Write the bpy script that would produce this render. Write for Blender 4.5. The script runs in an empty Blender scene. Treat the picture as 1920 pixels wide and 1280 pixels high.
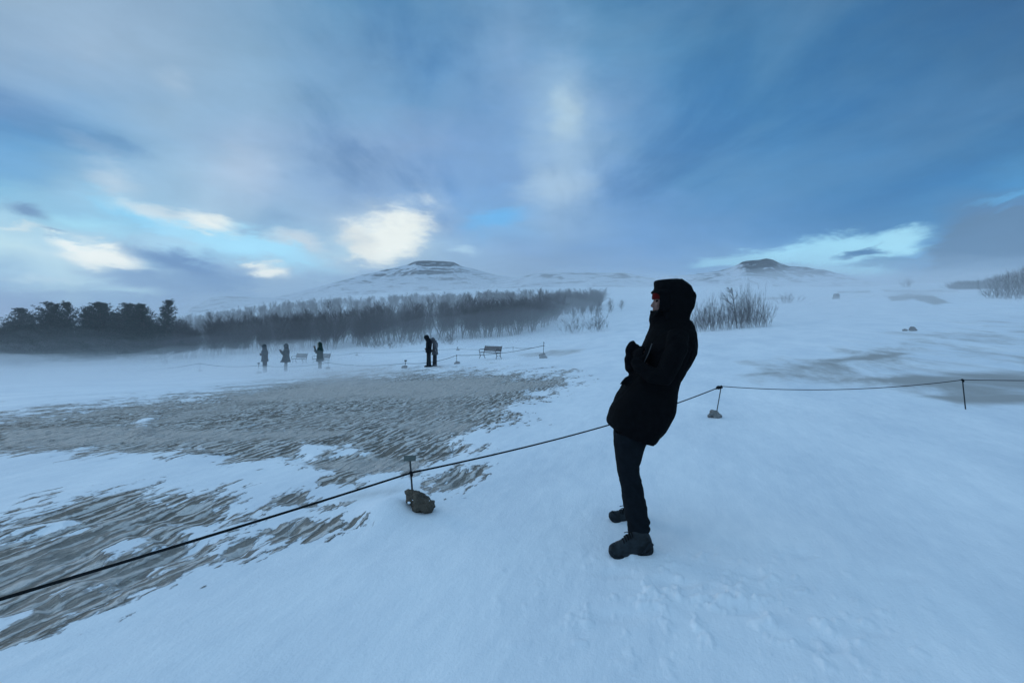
import bpy, bmesh, math, random
import numpy as np
from mathutils import Vector, Matrix

C = bpy.context.scene.collection
scene = bpy.context.scene
F = 950.0          # focal length in photo pixels
HY = 610.0         # photo row of the eye-level horizon
EYE = 1.5

# ---------------------------------------------------------------- camera
cd = bpy.data.cameras.new("camera")
cam = bpy.data.objects.new("camera", cd)
C.objects.link(cam)
cam.location = (0, 0, EYE)
cam.rotation_euler = (math.radians(90), 0, 0)
cd.sensor_width = 36
cd.lens = 36 * F / 1920
cd.shift_y = -(640 - HY) / 1920
cd.clip_start = 0.05
cd.clip_end = 20000
scene.camera = cam
scene.view_settings.view_transform = 'Standard'
scene.view_settings.look = 'None'
scene.view_settings.exposure = 0
scene.view_settings.gamma = 1
scene.cycles.volume_bounces = 1
scene.cycles.max_bounces = 6
scene.cycles.diffuse_bounces = 3
scene.cycles.transparent_max_bounces = 16


def lin(c):
    return tuple((v / 255 / 12.92) if v / 255 <= 0.04045 else ((v / 255 + 0.055) / 1.055) ** 2.4 for v in c)


# ---------------------------------------------------------------- sun (hidden behind cloud low on the left)
SUN_EL, SUN_AZ = math.radians(11), math.radians(-58)
sd = bpy.data.lights.new("sun", 'SUN')
sd.energy = 0.5
sd.angle = math.radians(25)
sd.color = (1.0, 0.93, 0.86)
so = bpy.data.objects.new("sun", sd)
C.objects.link(so)
dv = Vector((math.sin(SUN_AZ) * math.cos(SUN_EL), math.cos(SUN_AZ) * math.cos(SUN_EL), math.sin(SUN_EL)))
so.rotation_euler = dv.to_track_quat('Z', 'Y').to_euler()
so.location = (0, 0, 30)

# ---------------------------------------------------------------- sky
world = bpy.data.worlds.new("World")
scene.world = world
world.use_nodes = True
nt = world.node_tree
N, L = nt.nodes, nt.links
N.clear()


def nd(tree, typ, **kw):
    n = tree.nodes.new(typ)
    for k, v in kw.items():
        setattr(n, k, v)
    return n


def mth(tree, op, a, b=None, c=None, clamp=False):
    n = tree.nodes.new('ShaderNodeMath')
    n.operation = op
    n.use_clamp = clamp
    for i, v in enumerate((a, b, c)):
        if v is None:
            continue
        if isinstance(v, (int, float)):
            n.inputs[i].default_value = v
        else:
            tree.links.new(v, n.inputs[i])
    return n.outputs[0]


def vmth(tree, op, a, b=None, scale=None):
    n = tree.nodes.new('ShaderNodeVectorMath')
    n.operation = op
    for i, v in enumerate((a, b)):
        if v is None:
            continue
        if isinstance(v, (tuple, list)):
            n.inputs[i].default_value = v
        else:
            tree.links.new(v, n.inputs[i])
    if scale is not None:
        n.inputs['Scale'].default_value = scale
    return n


def mixc(tree, fac, a, b, blend='MIX'):
    n = tree.nodes.new('ShaderNodeMix')
    n.data_type = 'RGBA'
    n.blend_type = blend
    for s, v in ((0, fac), (6, a), (7, b)):
        if isinstance(v, (int, float)):
            n.inputs[s].default_value = v
        elif isinstance(v, (tuple, list)):
            n.inputs[s].default_value = (*v[:3], 1)
        else:
            tree.links.new(v, n.inputs[s])
    return n.outputs[2]


def maprange(tree, v, a, b, c, d, smooth=False):
    n = tree.nodes.new('ShaderNodeMapRange')
    n.interpolation_type = 'SMOOTHSTEP' if smooth else 'LINEAR'
    tree.links.new(v, n.inputs[0])
    for i, x in enumerate((a, b, c, d)):
        if isinstance(x, (int, float)):
            n.inputs[1 + i].default_value = x
        else:
            tree.links.new(x, n.inputs[1 + i])
    return n.outputs[0]


def noise(tree, vec, scale, detail=4, rough=0.5, dist=0.0, dims='3D'):
    n = tree.nodes.new('ShaderNodeTexNoise')
    n.noise_dimensions = dims
    tree.links.new(vec, n.inputs['Vector'])
    n.inputs['Scale'].default_value = scale
    n.inputs['Detail'].default_value = detail
    n.inputs['Roughness'].default_value = rough
    n.inputs['Distortion'].default_value = dist
    return n


SKY_ROWS = {
    -700: [(-300, 150, 180, 215), (960, 140, 175, 215), (2220, 110, 155, 200)],
    -250: [(-300, 150, 178, 210), (320, 145, 172, 205), (960, 118, 158, 200), (1600, 72, 125, 172), (2220, 60, 110, 160)],
    0: [(-300, 140, 168, 200), (0, 150, 170, 195), (160, 150, 172, 200), (320, 140, 165, 195), (480, 122, 158, 193), (640, 98, 147, 188), (800, 90, 140, 184), (960, 116, 155, 195), (1120, 86, 138, 180), (1280, 73, 127, 172), (1440, 62, 120, 166), (1760, 55, 110, 156), (1920, 50, 103, 150), (2220, 50, 100, 148)],
    100: [(-300, 130, 165, 200), (0, 142, 168, 200), (160, 158, 178, 205), (320, 150, 174, 202), (480, 130, 163, 195), (640, 114, 154, 194), (800, 100, 147, 192), (960, 132, 166, 205), (1120, 94, 146, 190), (1280, 78, 135, 180), (1440, 67, 127, 174), (1600, 60, 120, 168), (1920, 54, 110, 156), (2220, 50, 105, 150)],
    200: [(-300, 95, 150, 200), (0, 112, 155, 200), (160, 126, 165, 205), (320, 150, 178, 208), (480, 142, 172, 204), (640, 126, 163, 201), (800, 110, 155, 200), (960, 124, 160, 205), (1055, 160, 187, 214), (1130, 125, 162, 205), (1280, 80, 138, 188), (1440, 66, 130, 180), (1600, 58, 122, 174), (1920, 56, 117, 166), (2220, 55, 112, 160)],
    280: [(-300, 80, 150, 205), (0, 84, 150, 200), (120, 108, 162, 205), (320, 142, 175, 208), (450, 165, 186, 216), (600, 142, 170, 207), (800, 138, 165, 206), (960, 116, 156, 205), (1050, 160, 186, 216), (1200, 97, 146, 195), (1440, 70, 134, 186), (1600, 62, 128, 181), (1760, 60, 124, 175), (1920, 62, 128, 178), (2220, 62, 125, 175)],
    350: [(-300, 110, 170, 215), (0, 120, 182, 218), (100, 145, 190, 222), (200, 165, 198, 225), (320, 160, 190, 218), (450, 178, 196, 222), (560, 150, 176, 210), (700, 140, 168, 208), (860, 122, 161, 210), (960, 125, 160, 207), (1050, 162, 187, 218), (1150, 118, 158, 206), (1300, 86, 142, 192), (1500, 72, 136, 188), (1700, 60, 130, 185), (1850, 60, 135, 190), (1920, 72, 148, 202), (2220, 75, 145, 200)],
    420: [(-300, 160, 205, 235), (0, 175, 212, 235), (100, 150, 200, 230), (250, 150, 200, 230), (380, 185, 208, 230), (480, 150, 182, 215), (600, 160, 185, 215), (720, 175, 195, 222), (850, 140, 172, 215), (920, 125, 180, 230), (1050, 148, 178, 215), (1200, 112, 155, 205), (1400, 96, 147, 198), (1600, 78, 135, 187), (1750, 74, 138, 190), (1850, 98, 132, 172), (1920, 103, 134, 174), (2220, 100, 132, 172)],
    470: [(-300, 195, 225, 240), (0, 200, 228, 240), (150, 200, 220, 235), (250, 175, 202, 225), (330, 178, 215, 240), (450, 172, 220, 246), (560, 180, 212, 235), (700, 190, 210, 228), (850, 160, 190, 224), (1000, 138, 169, 210), (1200, 118, 159, 208), (1380, 118, 162, 210), (1600, 110, 165, 210), (1740, 112, 160, 205), (1800, 104, 135, 171), (1920, 108, 136, 171), (2220, 105, 135, 170)],
    520: [(-300, 120, 165, 210), (0, 138, 180, 215), (120, 190, 220, 235), (250, 165, 195, 222), (400, 125, 160, 202), (500, 175, 198, 222), (600, 152, 182, 217), (800, 158, 184, 215), (1000, 140, 166, 202), (1200, 128, 163, 208), (1400, 130, 168, 208), (1600, 125, 162, 202), (1700, 116, 146, 182), (1920, 110, 138, 175), (2220, 108, 136, 172)],
    570: [(-300, 95, 140, 195), (0, 100, 143, 195), (200, 128, 168, 208), (320, 122, 158, 203), (500, 140, 170, 208), (800, 150, 178, 210), (1200, 135, 165, 205), (1600, 130, 160, 200), (1920, 115, 145, 182), (2220, 112, 140, 178)],
    640: [(-300, 110, 150, 200), (960, 145, 175, 208), (2220, 120, 150, 190)],
}
geo = nd(nt, 'ShaderNodeTexCoord')
gdir = geo.outputs['Generated']
sep = nd(nt, 'ShaderNodeSeparateXYZ')
L.new(gdir, sep.inputs[0])
dx, dy, dz = sep.outputs
hyp = mth(nt, 'SQRT', mth(nt, 'ADD', mth(nt, 'MULTIPLY', dx, dx), mth(nt, 'MULTIPLY', dy, dy)))
yp = mth(nt, 'MAXIMUM', mth(nt, 'MAXIMUM', dy, mth(nt, 'MULTIPLY', hyp, 0.45)), 0.02)
cu, cv = mth(nt, 'DIVIDE', dx, yp), mth(nt, 'DIVIDE', dz, yp)
comb = nd(nt, 'ShaderNodeCombineXYZ')
L.new(cu, comb.inputs[0])
L.new(cv, comb.inputs[1])
uv0 = comb.outputs[0]
strm = nd(nt, 'ShaderNodeMapping')          # cloud texture drawn out sideways
strm.inputs['Scale'].default_value = (1, 1, 2.6)
L.new(gdir, strm.inputs[0])
n1 = noise(nt, strm.outputs[0], 3.2, 7, 0.55)
n2 = noise(nt, strm.outputs[0], 11, 8, 0.62, 0.4)
w1 = vmth(nt, 'SCALE', vmth(nt, 'SUBTRACT', n1.outputs['Color'], (.5, .5, .5)).outputs[0], scale=0.13).outputs[0]
w2 = vmth(nt, 'SCALE', vmth(nt, 'SUBTRACT', n2.outputs['Color'], (.5, .5, .5)).outputs[0], scale=0.075).outputs[0]
uvs = vmth(nt, 'ADD', uv0, w1).outputs[0]                       # soft warp
uvw = vmth(nt, 'ADD', uv0, w2).outputs[0]                       # ragged warp
s2 = nd(nt, 'ShaderNodeSeparateXYZ')
L.new(vmth(nt, 'ADD', uvs, w2).outputs[0], s2.inputs[0])
tx = mth(nt, 'MULTIPLY_ADD', s2.outputs[0], F / 2520, 1260 / 2520, clamp=True)
ty = mth(nt, 'MULTIPLY_ADD', s2.outputs[1], -F, HY)
# streaked cloud deck seen in perspective
dzp = mth(nt, 'ADD', mth(nt, 'MAXIMUM', dz, 0.0), 0.10)
pc = nd(nt, 'ShaderNodeCombineXYZ')
L.new(mth(nt, 'DIVIDE', dx, dzp), pc.inputs[0])
L.new(mth(nt, 'MULTIPLY', mth(nt, 'DIVIDE', dy, dzp), 0.42), pc.inputs[1])
deck = noise(nt, pc.outputs[0], 1.5, 8, 0.58, 0.5)
deck2 = noise(nt, pc.outputs[0], 4.6, 7, 0.62, 0.3)
rag = mth(nt, 'ADD', mth(nt, 'MULTIPLY', noise(nt, strm.outputs[0], 9, 8, .66).outputs[0], .6), mth(nt, 'MULTIPLY', deck2.outputs[0], .4))
cur = None
rows = sorted(SKY_ROWS)
for i, r in enumerate(rows):
    rp = nd(nt, 'ShaderNodeValToRGB')
    L.new(tx, rp.inputs[0])
    el = rp.color_ramp.elements
    pts = SKY_ROWS[r]
    while len(el) < len(pts):
        el.new(0.5)
    for e, p in zip(el, pts):
        e.position = (p[0] + 300) / 2520
    for e, p in zip(el, pts):
        e.color = (*lin(p[1:]), 1)
    if cur is None:
        cur = rp.outputs[0]
    else:
        cur = mixc(nt, maprange(nt, ty, rows[i - 1], r, 0, 1), cur, rp.outputs[0])


def blob(cur, px, py, rx, ry, rot, col, amt=1.0, hard=0.0, vec=None):
    """a cloud (or a gap between clouds) standing in one direction of the sky"""
    m = nd(nt, 'ShaderNodeMapping', vector_type='TEXTURE')
    L.new(vec or uvw, m.inputs[0])
    m.inputs['Location'].default_value = ((px - 960) / F, (HY - py) / F, 0)
    m.inputs['Rotation'].default_value = (0, 0, math.radians(rot))
    m.inputs['Scale'].default_value = (rx / F, ry / F, 1)
    sp = nd(nt, 'ShaderNodeSeparateXYZ')
    L.new(m.outputs[0], sp.inputs[0])
    rr = mth(nt, 'SQRT', mth(nt, 'ADD', mth(nt, 'POWER', mth(nt, 'ABSOLUTE', sp.outputs[0]), 2.0),
                             mth(nt, 'POWER', mth(nt, 'ABSOLUTE', sp.outputs[1]), 2.0)))
    rr = mth(nt, 'ADD', rr, mth(nt, 'MULTIPLY', mth(nt, 'SUBTRACT', rag, .5), 1.3))
    f = maprange(nt, rr, hard, 1.0, amt, 0.0, True)
    return mixc(nt, f, cur, lin(col))


WARM = (255, 252, 248)
for b in [
    # blue gaps
    (0, 290, 150, 80, 0, (78, 160, 215), .7, 0), (250, 395, 150, 34, -20, (145, 212, 246), .75, 0.1),
    (450, 455, 240, 36, -14, (178, 228, 255), 1, .25), (150, 420, 150, 26, -6, (176, 226, 248), .8, 0),
    (930, 408, 75, 22, 8, (110, 185, 240), .8, 0), (870, 468, 40, 14, 0, (190, 215, 238), .8, 0),
    # white clouds
    (735, 435, 150, 95, 18, (205, 216, 230), .7, .1), (735, 440, 108, 64, 18, WARM, 1, .30), (770, 425, 60, 46, 10, WARM, .9, .2), (700, 478, 75, 22, 0, WARM, .9, .1), (668, 455, 40, 50, 60, (238, 234, 232), .6, .1),
    (390, 416, 80, 24, -20, WARM, .9, .15), (290, 395, 120, 24, -14, (222, 226, 232), .8, .1),
    (215, 335, 90, 40, -24, (205, 214, 228), .65, .0), (455, 320, 90, 65, -10, (190, 200, 222), .55, 0), (330, 150, 60, 28, -20, (185, 198, 218), .45, 0),
    (170, 272, 90, 16, -22, (170, 195, 222), .5, 0), (560, 450, 90, 20, -10, (215, 220, 230), .8, .1),
    (200, 478, 110, 34, -12, WARM, 1, .25), (130, 455, 60, 12, -12, WARM, .8, .1), (40, 437, 70, 10, 0, (228, 234, 238), .7, 0),
    (500, 512, 58, 24, 6, WARM, 1, .2), (480, 495, 40, 7, 4, WARM, .8, 0), (240, 545, 130, 12, 3, (190, 222, 238), .8, 0), (90, 522, 140, 12, -4, (200, 222, 236), .7, 0),
    # grey-blue bellies
    (45, 400, 70, 26, -14, (98, 140, 184), .95, .15), (345, 500, 165, 30, -19, (98, 138, 188), 1, .25), (300, 530, 190, 24, -8, (112, 150, 196), .85, .1), (420, 540, 120, 24, -14, (104, 145, 194), .9, .1), (60, 548, 150, 10, -4, (122, 162, 205), .8, 0),
    (110, 440, 40, 6, 0, (130, 165, 200), .6, 0), (40, 570, 190, 26, -6, (98, 143, 195), .8, .1),
    (1050, 260, 110, 260, -4, (165, 190, 220), .45, 0), (1062, 215, 46, 80, 0, (188, 206, 222), .7, 0), (1045, 350, 90, 60, 0, (184, 204, 228), .65, 0),
    # bright gap low on the right
    (1590, 470, 195, 40, 7, (176, 226, 250), 1, .38), (1690, 452, 80, 26, 22, (180, 228, 250), .9, .2), (1470, 482, 190, 26, 5, (172, 220, 246), 1, .25), (1370, 492, 110, 18, 6, (160, 205, 235), .9, .2), (1580, 505, 130, 20, -4, (165, 214, 240), .9, .2), (1480, 505, 120, 16, 0, (160, 200, 228), .7, .1),
    (1900, 365, 110, 10, 18, (105, 180, 230), .6, 0), (1860, 410, 60, 10, 30, (90, 165, 220), .6, 0),
    (1618, 474, 64, 14, 6, (80, 130, 178), 1, .3), (1650, 494, 110, 8, 5, (110, 155, 192), .85, .1), (1720, 488, 60, 8, 6, (112, 152, 190), .7, .1),
    (1935, 485, 205, 105, 0, (98, 131, 168), .98, .78), (1800, 525, 140, 34, 14, (106, 138, 174), .9, .3),
]:
    cur = blob(cur, *b)
# fine cloud mottling
n3 = noise(nt, strm.outputs[0], 7, 9, 0.6, 0.2)
mot = maprange(nt, n3.outputs[0], 0.3, 0.7, 0.94, 1.06)
lev = maprange(nt, deck.outputs[0], 0.33, 0.67, 0, 1, True)
upk = maprange(nt, dz, 0.10, 0.32, 0, 1, True)
lft = maprange(nt, cu, -0.9, 0.9, 1.0, 0.35)
cur = mixc(nt, mth(nt, 'MULTIPLY', mth(nt, 'MULTIPLY', mth(nt, 'MULTIPLY', lev, upk), lft), 0.34), cur, lin((176, 200, 224)))
lo_ = maprange(nt, deck.outputs[0], 0.50, 0.30, 0, 1, True)
cur = mixc(nt, mth(nt, 'MULTIPLY', mth(nt, 'MULTIPLY', lo_, upk), 0.38), cur, lin((44, 106, 164)))
cur = vmth(nt, 'MULTIPLY', cur, None)
_m = cur
sc = nd(nt, 'ShaderNodeCombineXYZ')
for i in range(3):
    L.new(mot, sc.inputs[i])
L.new(sc.outputs[0], _m.inputs[1])
# unseen sky behind and above the camera, set brighter to light the snow
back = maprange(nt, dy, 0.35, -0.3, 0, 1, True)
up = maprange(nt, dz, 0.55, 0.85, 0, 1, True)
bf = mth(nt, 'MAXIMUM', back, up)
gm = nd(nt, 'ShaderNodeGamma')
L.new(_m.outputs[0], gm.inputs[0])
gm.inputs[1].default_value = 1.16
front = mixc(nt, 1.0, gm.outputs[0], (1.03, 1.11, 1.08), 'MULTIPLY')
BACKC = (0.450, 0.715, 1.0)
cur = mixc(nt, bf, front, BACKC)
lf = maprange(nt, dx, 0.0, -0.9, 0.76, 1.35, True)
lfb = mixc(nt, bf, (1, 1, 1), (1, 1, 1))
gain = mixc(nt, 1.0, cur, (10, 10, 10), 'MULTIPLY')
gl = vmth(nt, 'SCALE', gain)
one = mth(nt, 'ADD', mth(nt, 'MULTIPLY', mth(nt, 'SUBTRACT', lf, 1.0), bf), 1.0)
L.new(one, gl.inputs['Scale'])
skyt = nd(nt, 'ShaderNodeTexSky', sky_type='NISHITA')
skyt.sun_disc = False
skyt.sun_elevation = SUN_EL
skyt.sun_rotation = SUN_AZ
skyt.air_density = 1.2
skyt.dust_density = 0.6
skyt.ozone_density = 2.0
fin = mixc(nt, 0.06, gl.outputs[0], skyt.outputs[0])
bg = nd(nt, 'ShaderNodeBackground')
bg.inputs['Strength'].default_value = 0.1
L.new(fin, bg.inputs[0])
wo = nd(nt, 'ShaderNodeOutputWorld')
L.new(bg.outputs[0], wo.inputs[0])
world.cycles.sampling_method = 'MANUAL'
world.cycles.sample_map_resolution = 512


# ================================================================ helpers
def tag(o, label=None, cat=None, group=None, kind=None):
    if label:
        o['label'] = label
    if cat:
        o['category'] = cat
    if group:
        o['group'] = group
    if kind:
        o['kind'] = kind
    return o


def empty(name, loc, label=None, cat=None, group=None):
    o = bpy.data.objects.new(name, None)
    o.empty_display_size = 0.1
    C.objects.link(o)
    o.location = loc
    return tag(o, label, cat, group)


def copy_tree(o, parent=None):
    c = o.copy()
    C.objects.link(c)
    c.parent = parent
    for ch in list(o.children):
        copy_tree(ch, c)
    return c


def hsh(ix, iy, seed):
    h = (ix.astype(np.int64) * 374761393 + iy.astype(np.int64) * 668265263 + seed * 1442695041) & 0xffffffff
    h = ((h ^ (h >> 13)) * 1274126177) & 0xffffffff
    h = h ^ (h >> 16)
    return (h & 0xffff) / 65535.0


def vnoise(x, y, seed=0):
    x0, y0 = np.floor(x), np.floor(y)
    fx, fy = x - x0, y - y0
    fx, fy = fx * fx * fx * (fx * (fx * 6 - 15) + 10), fy * fy * fy * (fy * (fy * 6 - 15) + 10)
    a, b = hsh(x0, y0, seed), hsh(x0 + 1, y0, seed)
    c, d = hsh(x0, y0 + 1, seed), hsh(x0 + 1, y0 + 1, seed)
    return (a * (1 - fx) + b * fx) * (1 - fy) + (c * (1 - fx) + d * fx) * fy - 0.5


def fbm(x, y, seed=0, octv=4, gain=0.5):
    s, a = 0, 1
    for i in range(octv):
        s = s + a * vnoise(x * 2 ** i + 17.3 * i, y * 2 ** i - 9.1 * i, seed + i)
        a *= gain
    return s


class MB:
    def __init__(self):
        self.v, self.f = [], []

    def add(self, vs, fs):
        o = len(self.v)
        self.v.extend([tuple(p) for p in vs])
        self.f.extend([tuple(i + o for i in q) for q in fs])

    def box(self, c, s, rot=None):
        vs = [Vector((x * s[0] / 2, y * s[1] / 2, z * s[2] / 2)) for x in (-1, 1) for y in (-1, 1) for z in (-1, 1)]
        if rot is not None:
            vs = [rot @ p for p in vs]
        c = Vector(c)
        self.add([p + c for p in vs], [(0, 1, 3, 2), (4, 6, 7, 5), (0, 4, 5, 1), (2, 3, 7, 6), (0, 2, 6, 4), (1, 5, 7, 3)])

    def tube(self, pts, rad, sides=6, cap=True, flat=1.0):
        pts = [Vector(p) for p in pts]
        n = len(pts)
        if not hasattr(rad, '__len__'):
            rad = [rad] * n
        rings, prev = [], None
        for i, p in enumerate(pts):
            d = (pts[min(i + 1, n - 1)] - pts[max(i - 1, 0)])
            d = d.normalized() if d.length > 1e-9 else Vector((0, 0, 1))
            a = prev if prev is not None else (Vector((0, 0, 1)) if abs(d.z) < 0.9 else Vector((0, 1, 0)))
            a = (a - d * a.dot(d))
            a = a.normalized() if a.length > 1e-6 else d.orthogonal().normalized()
            prev = a
            b = d.cross(a)
            rings.append([p + (a * math.cos(t) * flat + b * math.sin(t)) * rad[i] for t in [2 * math.pi * k / sides for k in range(sides)]])
        vs = [q for r in rings for q in r]
        fs = [(i * sides + k, i * sides + (k + 1) % sides, (i + 1) * sides + (k + 1) % sides, (i + 1) * sides + k) for i in range(n - 1) for k in range(sides)]
        if cap:
            fs.append(tuple(range(sides))[::-1])
            fs.append(tuple((n - 1) * sides + k for k in range(sides)))
        self.add(vs, fs)

    def rings(self, rs, cap=True):
        n, s = len(rs), len(rs[0])
        vs = [q for r in rs for q in r]
        fs = [(i * s + k, i * s + (k + 1) % s, (i + 1) * s + (k + 1) % s, (i + 1) * s + k) for i in range(n - 1) for k in range(s)]
        if cap:
            fs.append(tuple(range(s))[::-1])
            fs.append(tuple((n - 1) * s + k for k in range(s)))
        self.add(vs, fs)

    def ell(self, c, r, rot=None, seg=16, rn=10):
        c = Vector(c)
        vs = []
        for i in range(rn + 1):
            th = math.pi * i / rn
            for k in range(seg):
                ph = 2 * math.pi * k / seg
                p = Vector((r[0] * math.sin(th) * math.cos(ph), r[1] * math.sin(th) * math.sin(ph), r[2] * math.cos(th)))
                vs.append((rot @ p if rot else p) + c)
        fs = [(i * seg + k, (i + 1) * seg + k, (i + 1) * seg + (k + 1) % seg, i * seg + (k + 1) % seg) for i in range(rn) for k in range(seg)]
        self.add(vs, fs)

    def mesh(self, name, origin=(0, 0, 0)):
        m = bpy.data.meshes.new(name)
        o = Vector(origin)
        m.from_pydata([Vector(p) - o for p in self.v], [], self.f)
        m.validate()
        m.update()
        return m

    def build(self, name, mat, parent=None, smooth=True, origin=None, world_coords=True):
        """vertices are in world space when world_coords, and are stored relative to the parent"""
        if origin is None:
            origin = Vector((0, 0, 0))
            if world_coords and parent is not None:
                p = parent
                while p is not None:
                    origin = origin + p.location
                    p = p.parent
        m = self.mesh(name, origin)
        return link(name, m, mat, parent, smooth)


def link(name, m, mat, parent=None, smooth=True):
    o = bpy.data.objects.new(name, m)
    C.objects.link(o)
    if mat is not None:
        m.materials.clear()
        m.materials.append(mat)
    o.parent = parent
    if smooth:
        m.polygons.foreach_set('use_smooth', [True] * len(m.polygons))
    return o


def grid_mesh(name, P, mat, closed_u=False, attrs=None):
    """P: (rows, cols, 3) array"""
    r, c = P.shape[:2]
    m = bpy.data.meshes.new(name)
    m.vertices.add(r * c)
    m.vertices.foreach_set('co', P.reshape(-1).astype(np.float32))
    idx = np.arange(r * c).reshape(r, c)
    if closed_u:
        idx = np.concatenate([idx, idx[:, :1]], 1)
    q = np.stack([idx[:-1, :-1], idx[:-1, 1:], idx[1:, 1:], idx[1:, :-1]], -1).reshape(-1, 4)
    m.loops.add(q.size)
    m.loops.foreach_set('vertex_index', q.reshape(-1).astype(np.int32))
    m.polygons.add(len(q))
    m.polygons.foreach_set('loop_start', (np.arange(len(q)) * 4).astype(np.int32))
    m.polygons.foreach_set('use_smooth', np.ones(len(q), bool))
    m.update(calc_edges=True)
    for k, a in (attrs or {}).items():
        at = m.attributes.new(k, 'FLOAT', 'POINT')
        at.data.foreach_set('value', a.reshape(-1).astype(np.float32))
    o = bpy.data.objects.new(name, m)
    C.objects.link(o)
    m.materials.append(mat)
    return o


def remeshed(mb, voxel, smooth=3, wrinkle=None, fac=0.5):
    """one continuous skin round overlapping shapes; returns a mesh in the MB's own coordinates"""
    m = mb.mesh("tmp")
    bm = bmesh.new()
    bm.from_mesh(m)
    bmesh.ops.remove_doubles(bm, verts=bm.verts, dist=1e-5)
    bmesh.ops.recalc_face_normals(bm, faces=bm.faces)
    bm.to_mesh(m)
    bm.free()
    o = bpy.data.objects.new("tmp", m)
    C.objects.link(o)
    md = o.modifiers.new("r", 'REMESH')
    md.mode = 'VOXEL'
    md.voxel_size = voxel
    if smooth:
        ms = o.modifiers.new("s", 'SMOOTH')
        ms.iterations = smooth
        ms.factor = fac
    dg = bpy.context.evaluated_depsgraph_get()
    dg.update()
    out = bpy.data.meshes.new_from_object(o.evaluated_get(dg))
    bpy.data.objects.remove(o)
    if wrinkle:
        n = len(out.vertices)
        co = np.empty(n * 3)
        no = np.empty(n * 3)
        out.vertices.foreach_get('co', co)
        out.vertices.foreach_get('normal', no)
        co, no = co.reshape(-1, 3), no.reshape(-1, 3)
        d = wrinkle(co)
        out.vertices.foreach_set('co', (co + no * d[:, None]).reshape(-1))
        out.update()
    return out


def shift_mesh(m, off):
    n = len(m.vertices)
    co = np.empty(n * 3)
    m.vertices.foreach_get('co', co)
    co = co.reshape(-1, 3) - np.array(off)[None]
    m.vertices.foreach_set('co', co.reshape(-1))
    m.update()
    return m


def P(px, py, D):
    return Vector(((px - 960) / F * D, D, EYE - (py - HY) / F * D))


# ---------------------------------------------------------------- materials
def mat(name, col, rough=0.8, spec=0.3, var=0.0, vscale=20, bump=0.0, bscale=60, coord='Object', sheen=0.0):
    m = bpy.data.materials.new(name)
    m.use_nodes = True
    t = m.node_tree
    b = t.nodes['Principled BSDF']
    b.inputs['Base Color'].default_value = (*col, 1)
    b.inputs['Roughness'].default_value = rough
    b.inputs['Specular IOR Level'].default_value = spec
    if sheen:
        b.inputs['Sheen Weight'].default_value = sheen
    tc = nd(t, 'ShaderNodeTexCoord').outputs[coord]
    if var:
        n = noise(t, tc, vscale, 5, 0.6)
        f = maprange(t, n.outputs[0], 0.3, 0.7, 1 - var, 1 + var)
        vm = vmth(t, 'SCALE', (col[0], col[1], col[2]))
        t.links.new(f, vm.inputs['Scale'])
        t.links.new(vm.outputs[0], b.inputs['Base Color'])
    if bump:
        n = noise(t, tc, bscale, 4, 0.6)
        bp = nd(t, 'ShaderNodeBump')
        bp.inputs['Strength'].default_value = 1
        bp.inputs['Distance'].default_value = bump
        t.links.new(n.outputs[0], bp.inputs['Height'])
        t.links.new(bp.outputs[0], b.inputs['Normal'])
    return m


SNOW = (0.80, 0.86, 0.93)


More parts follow.
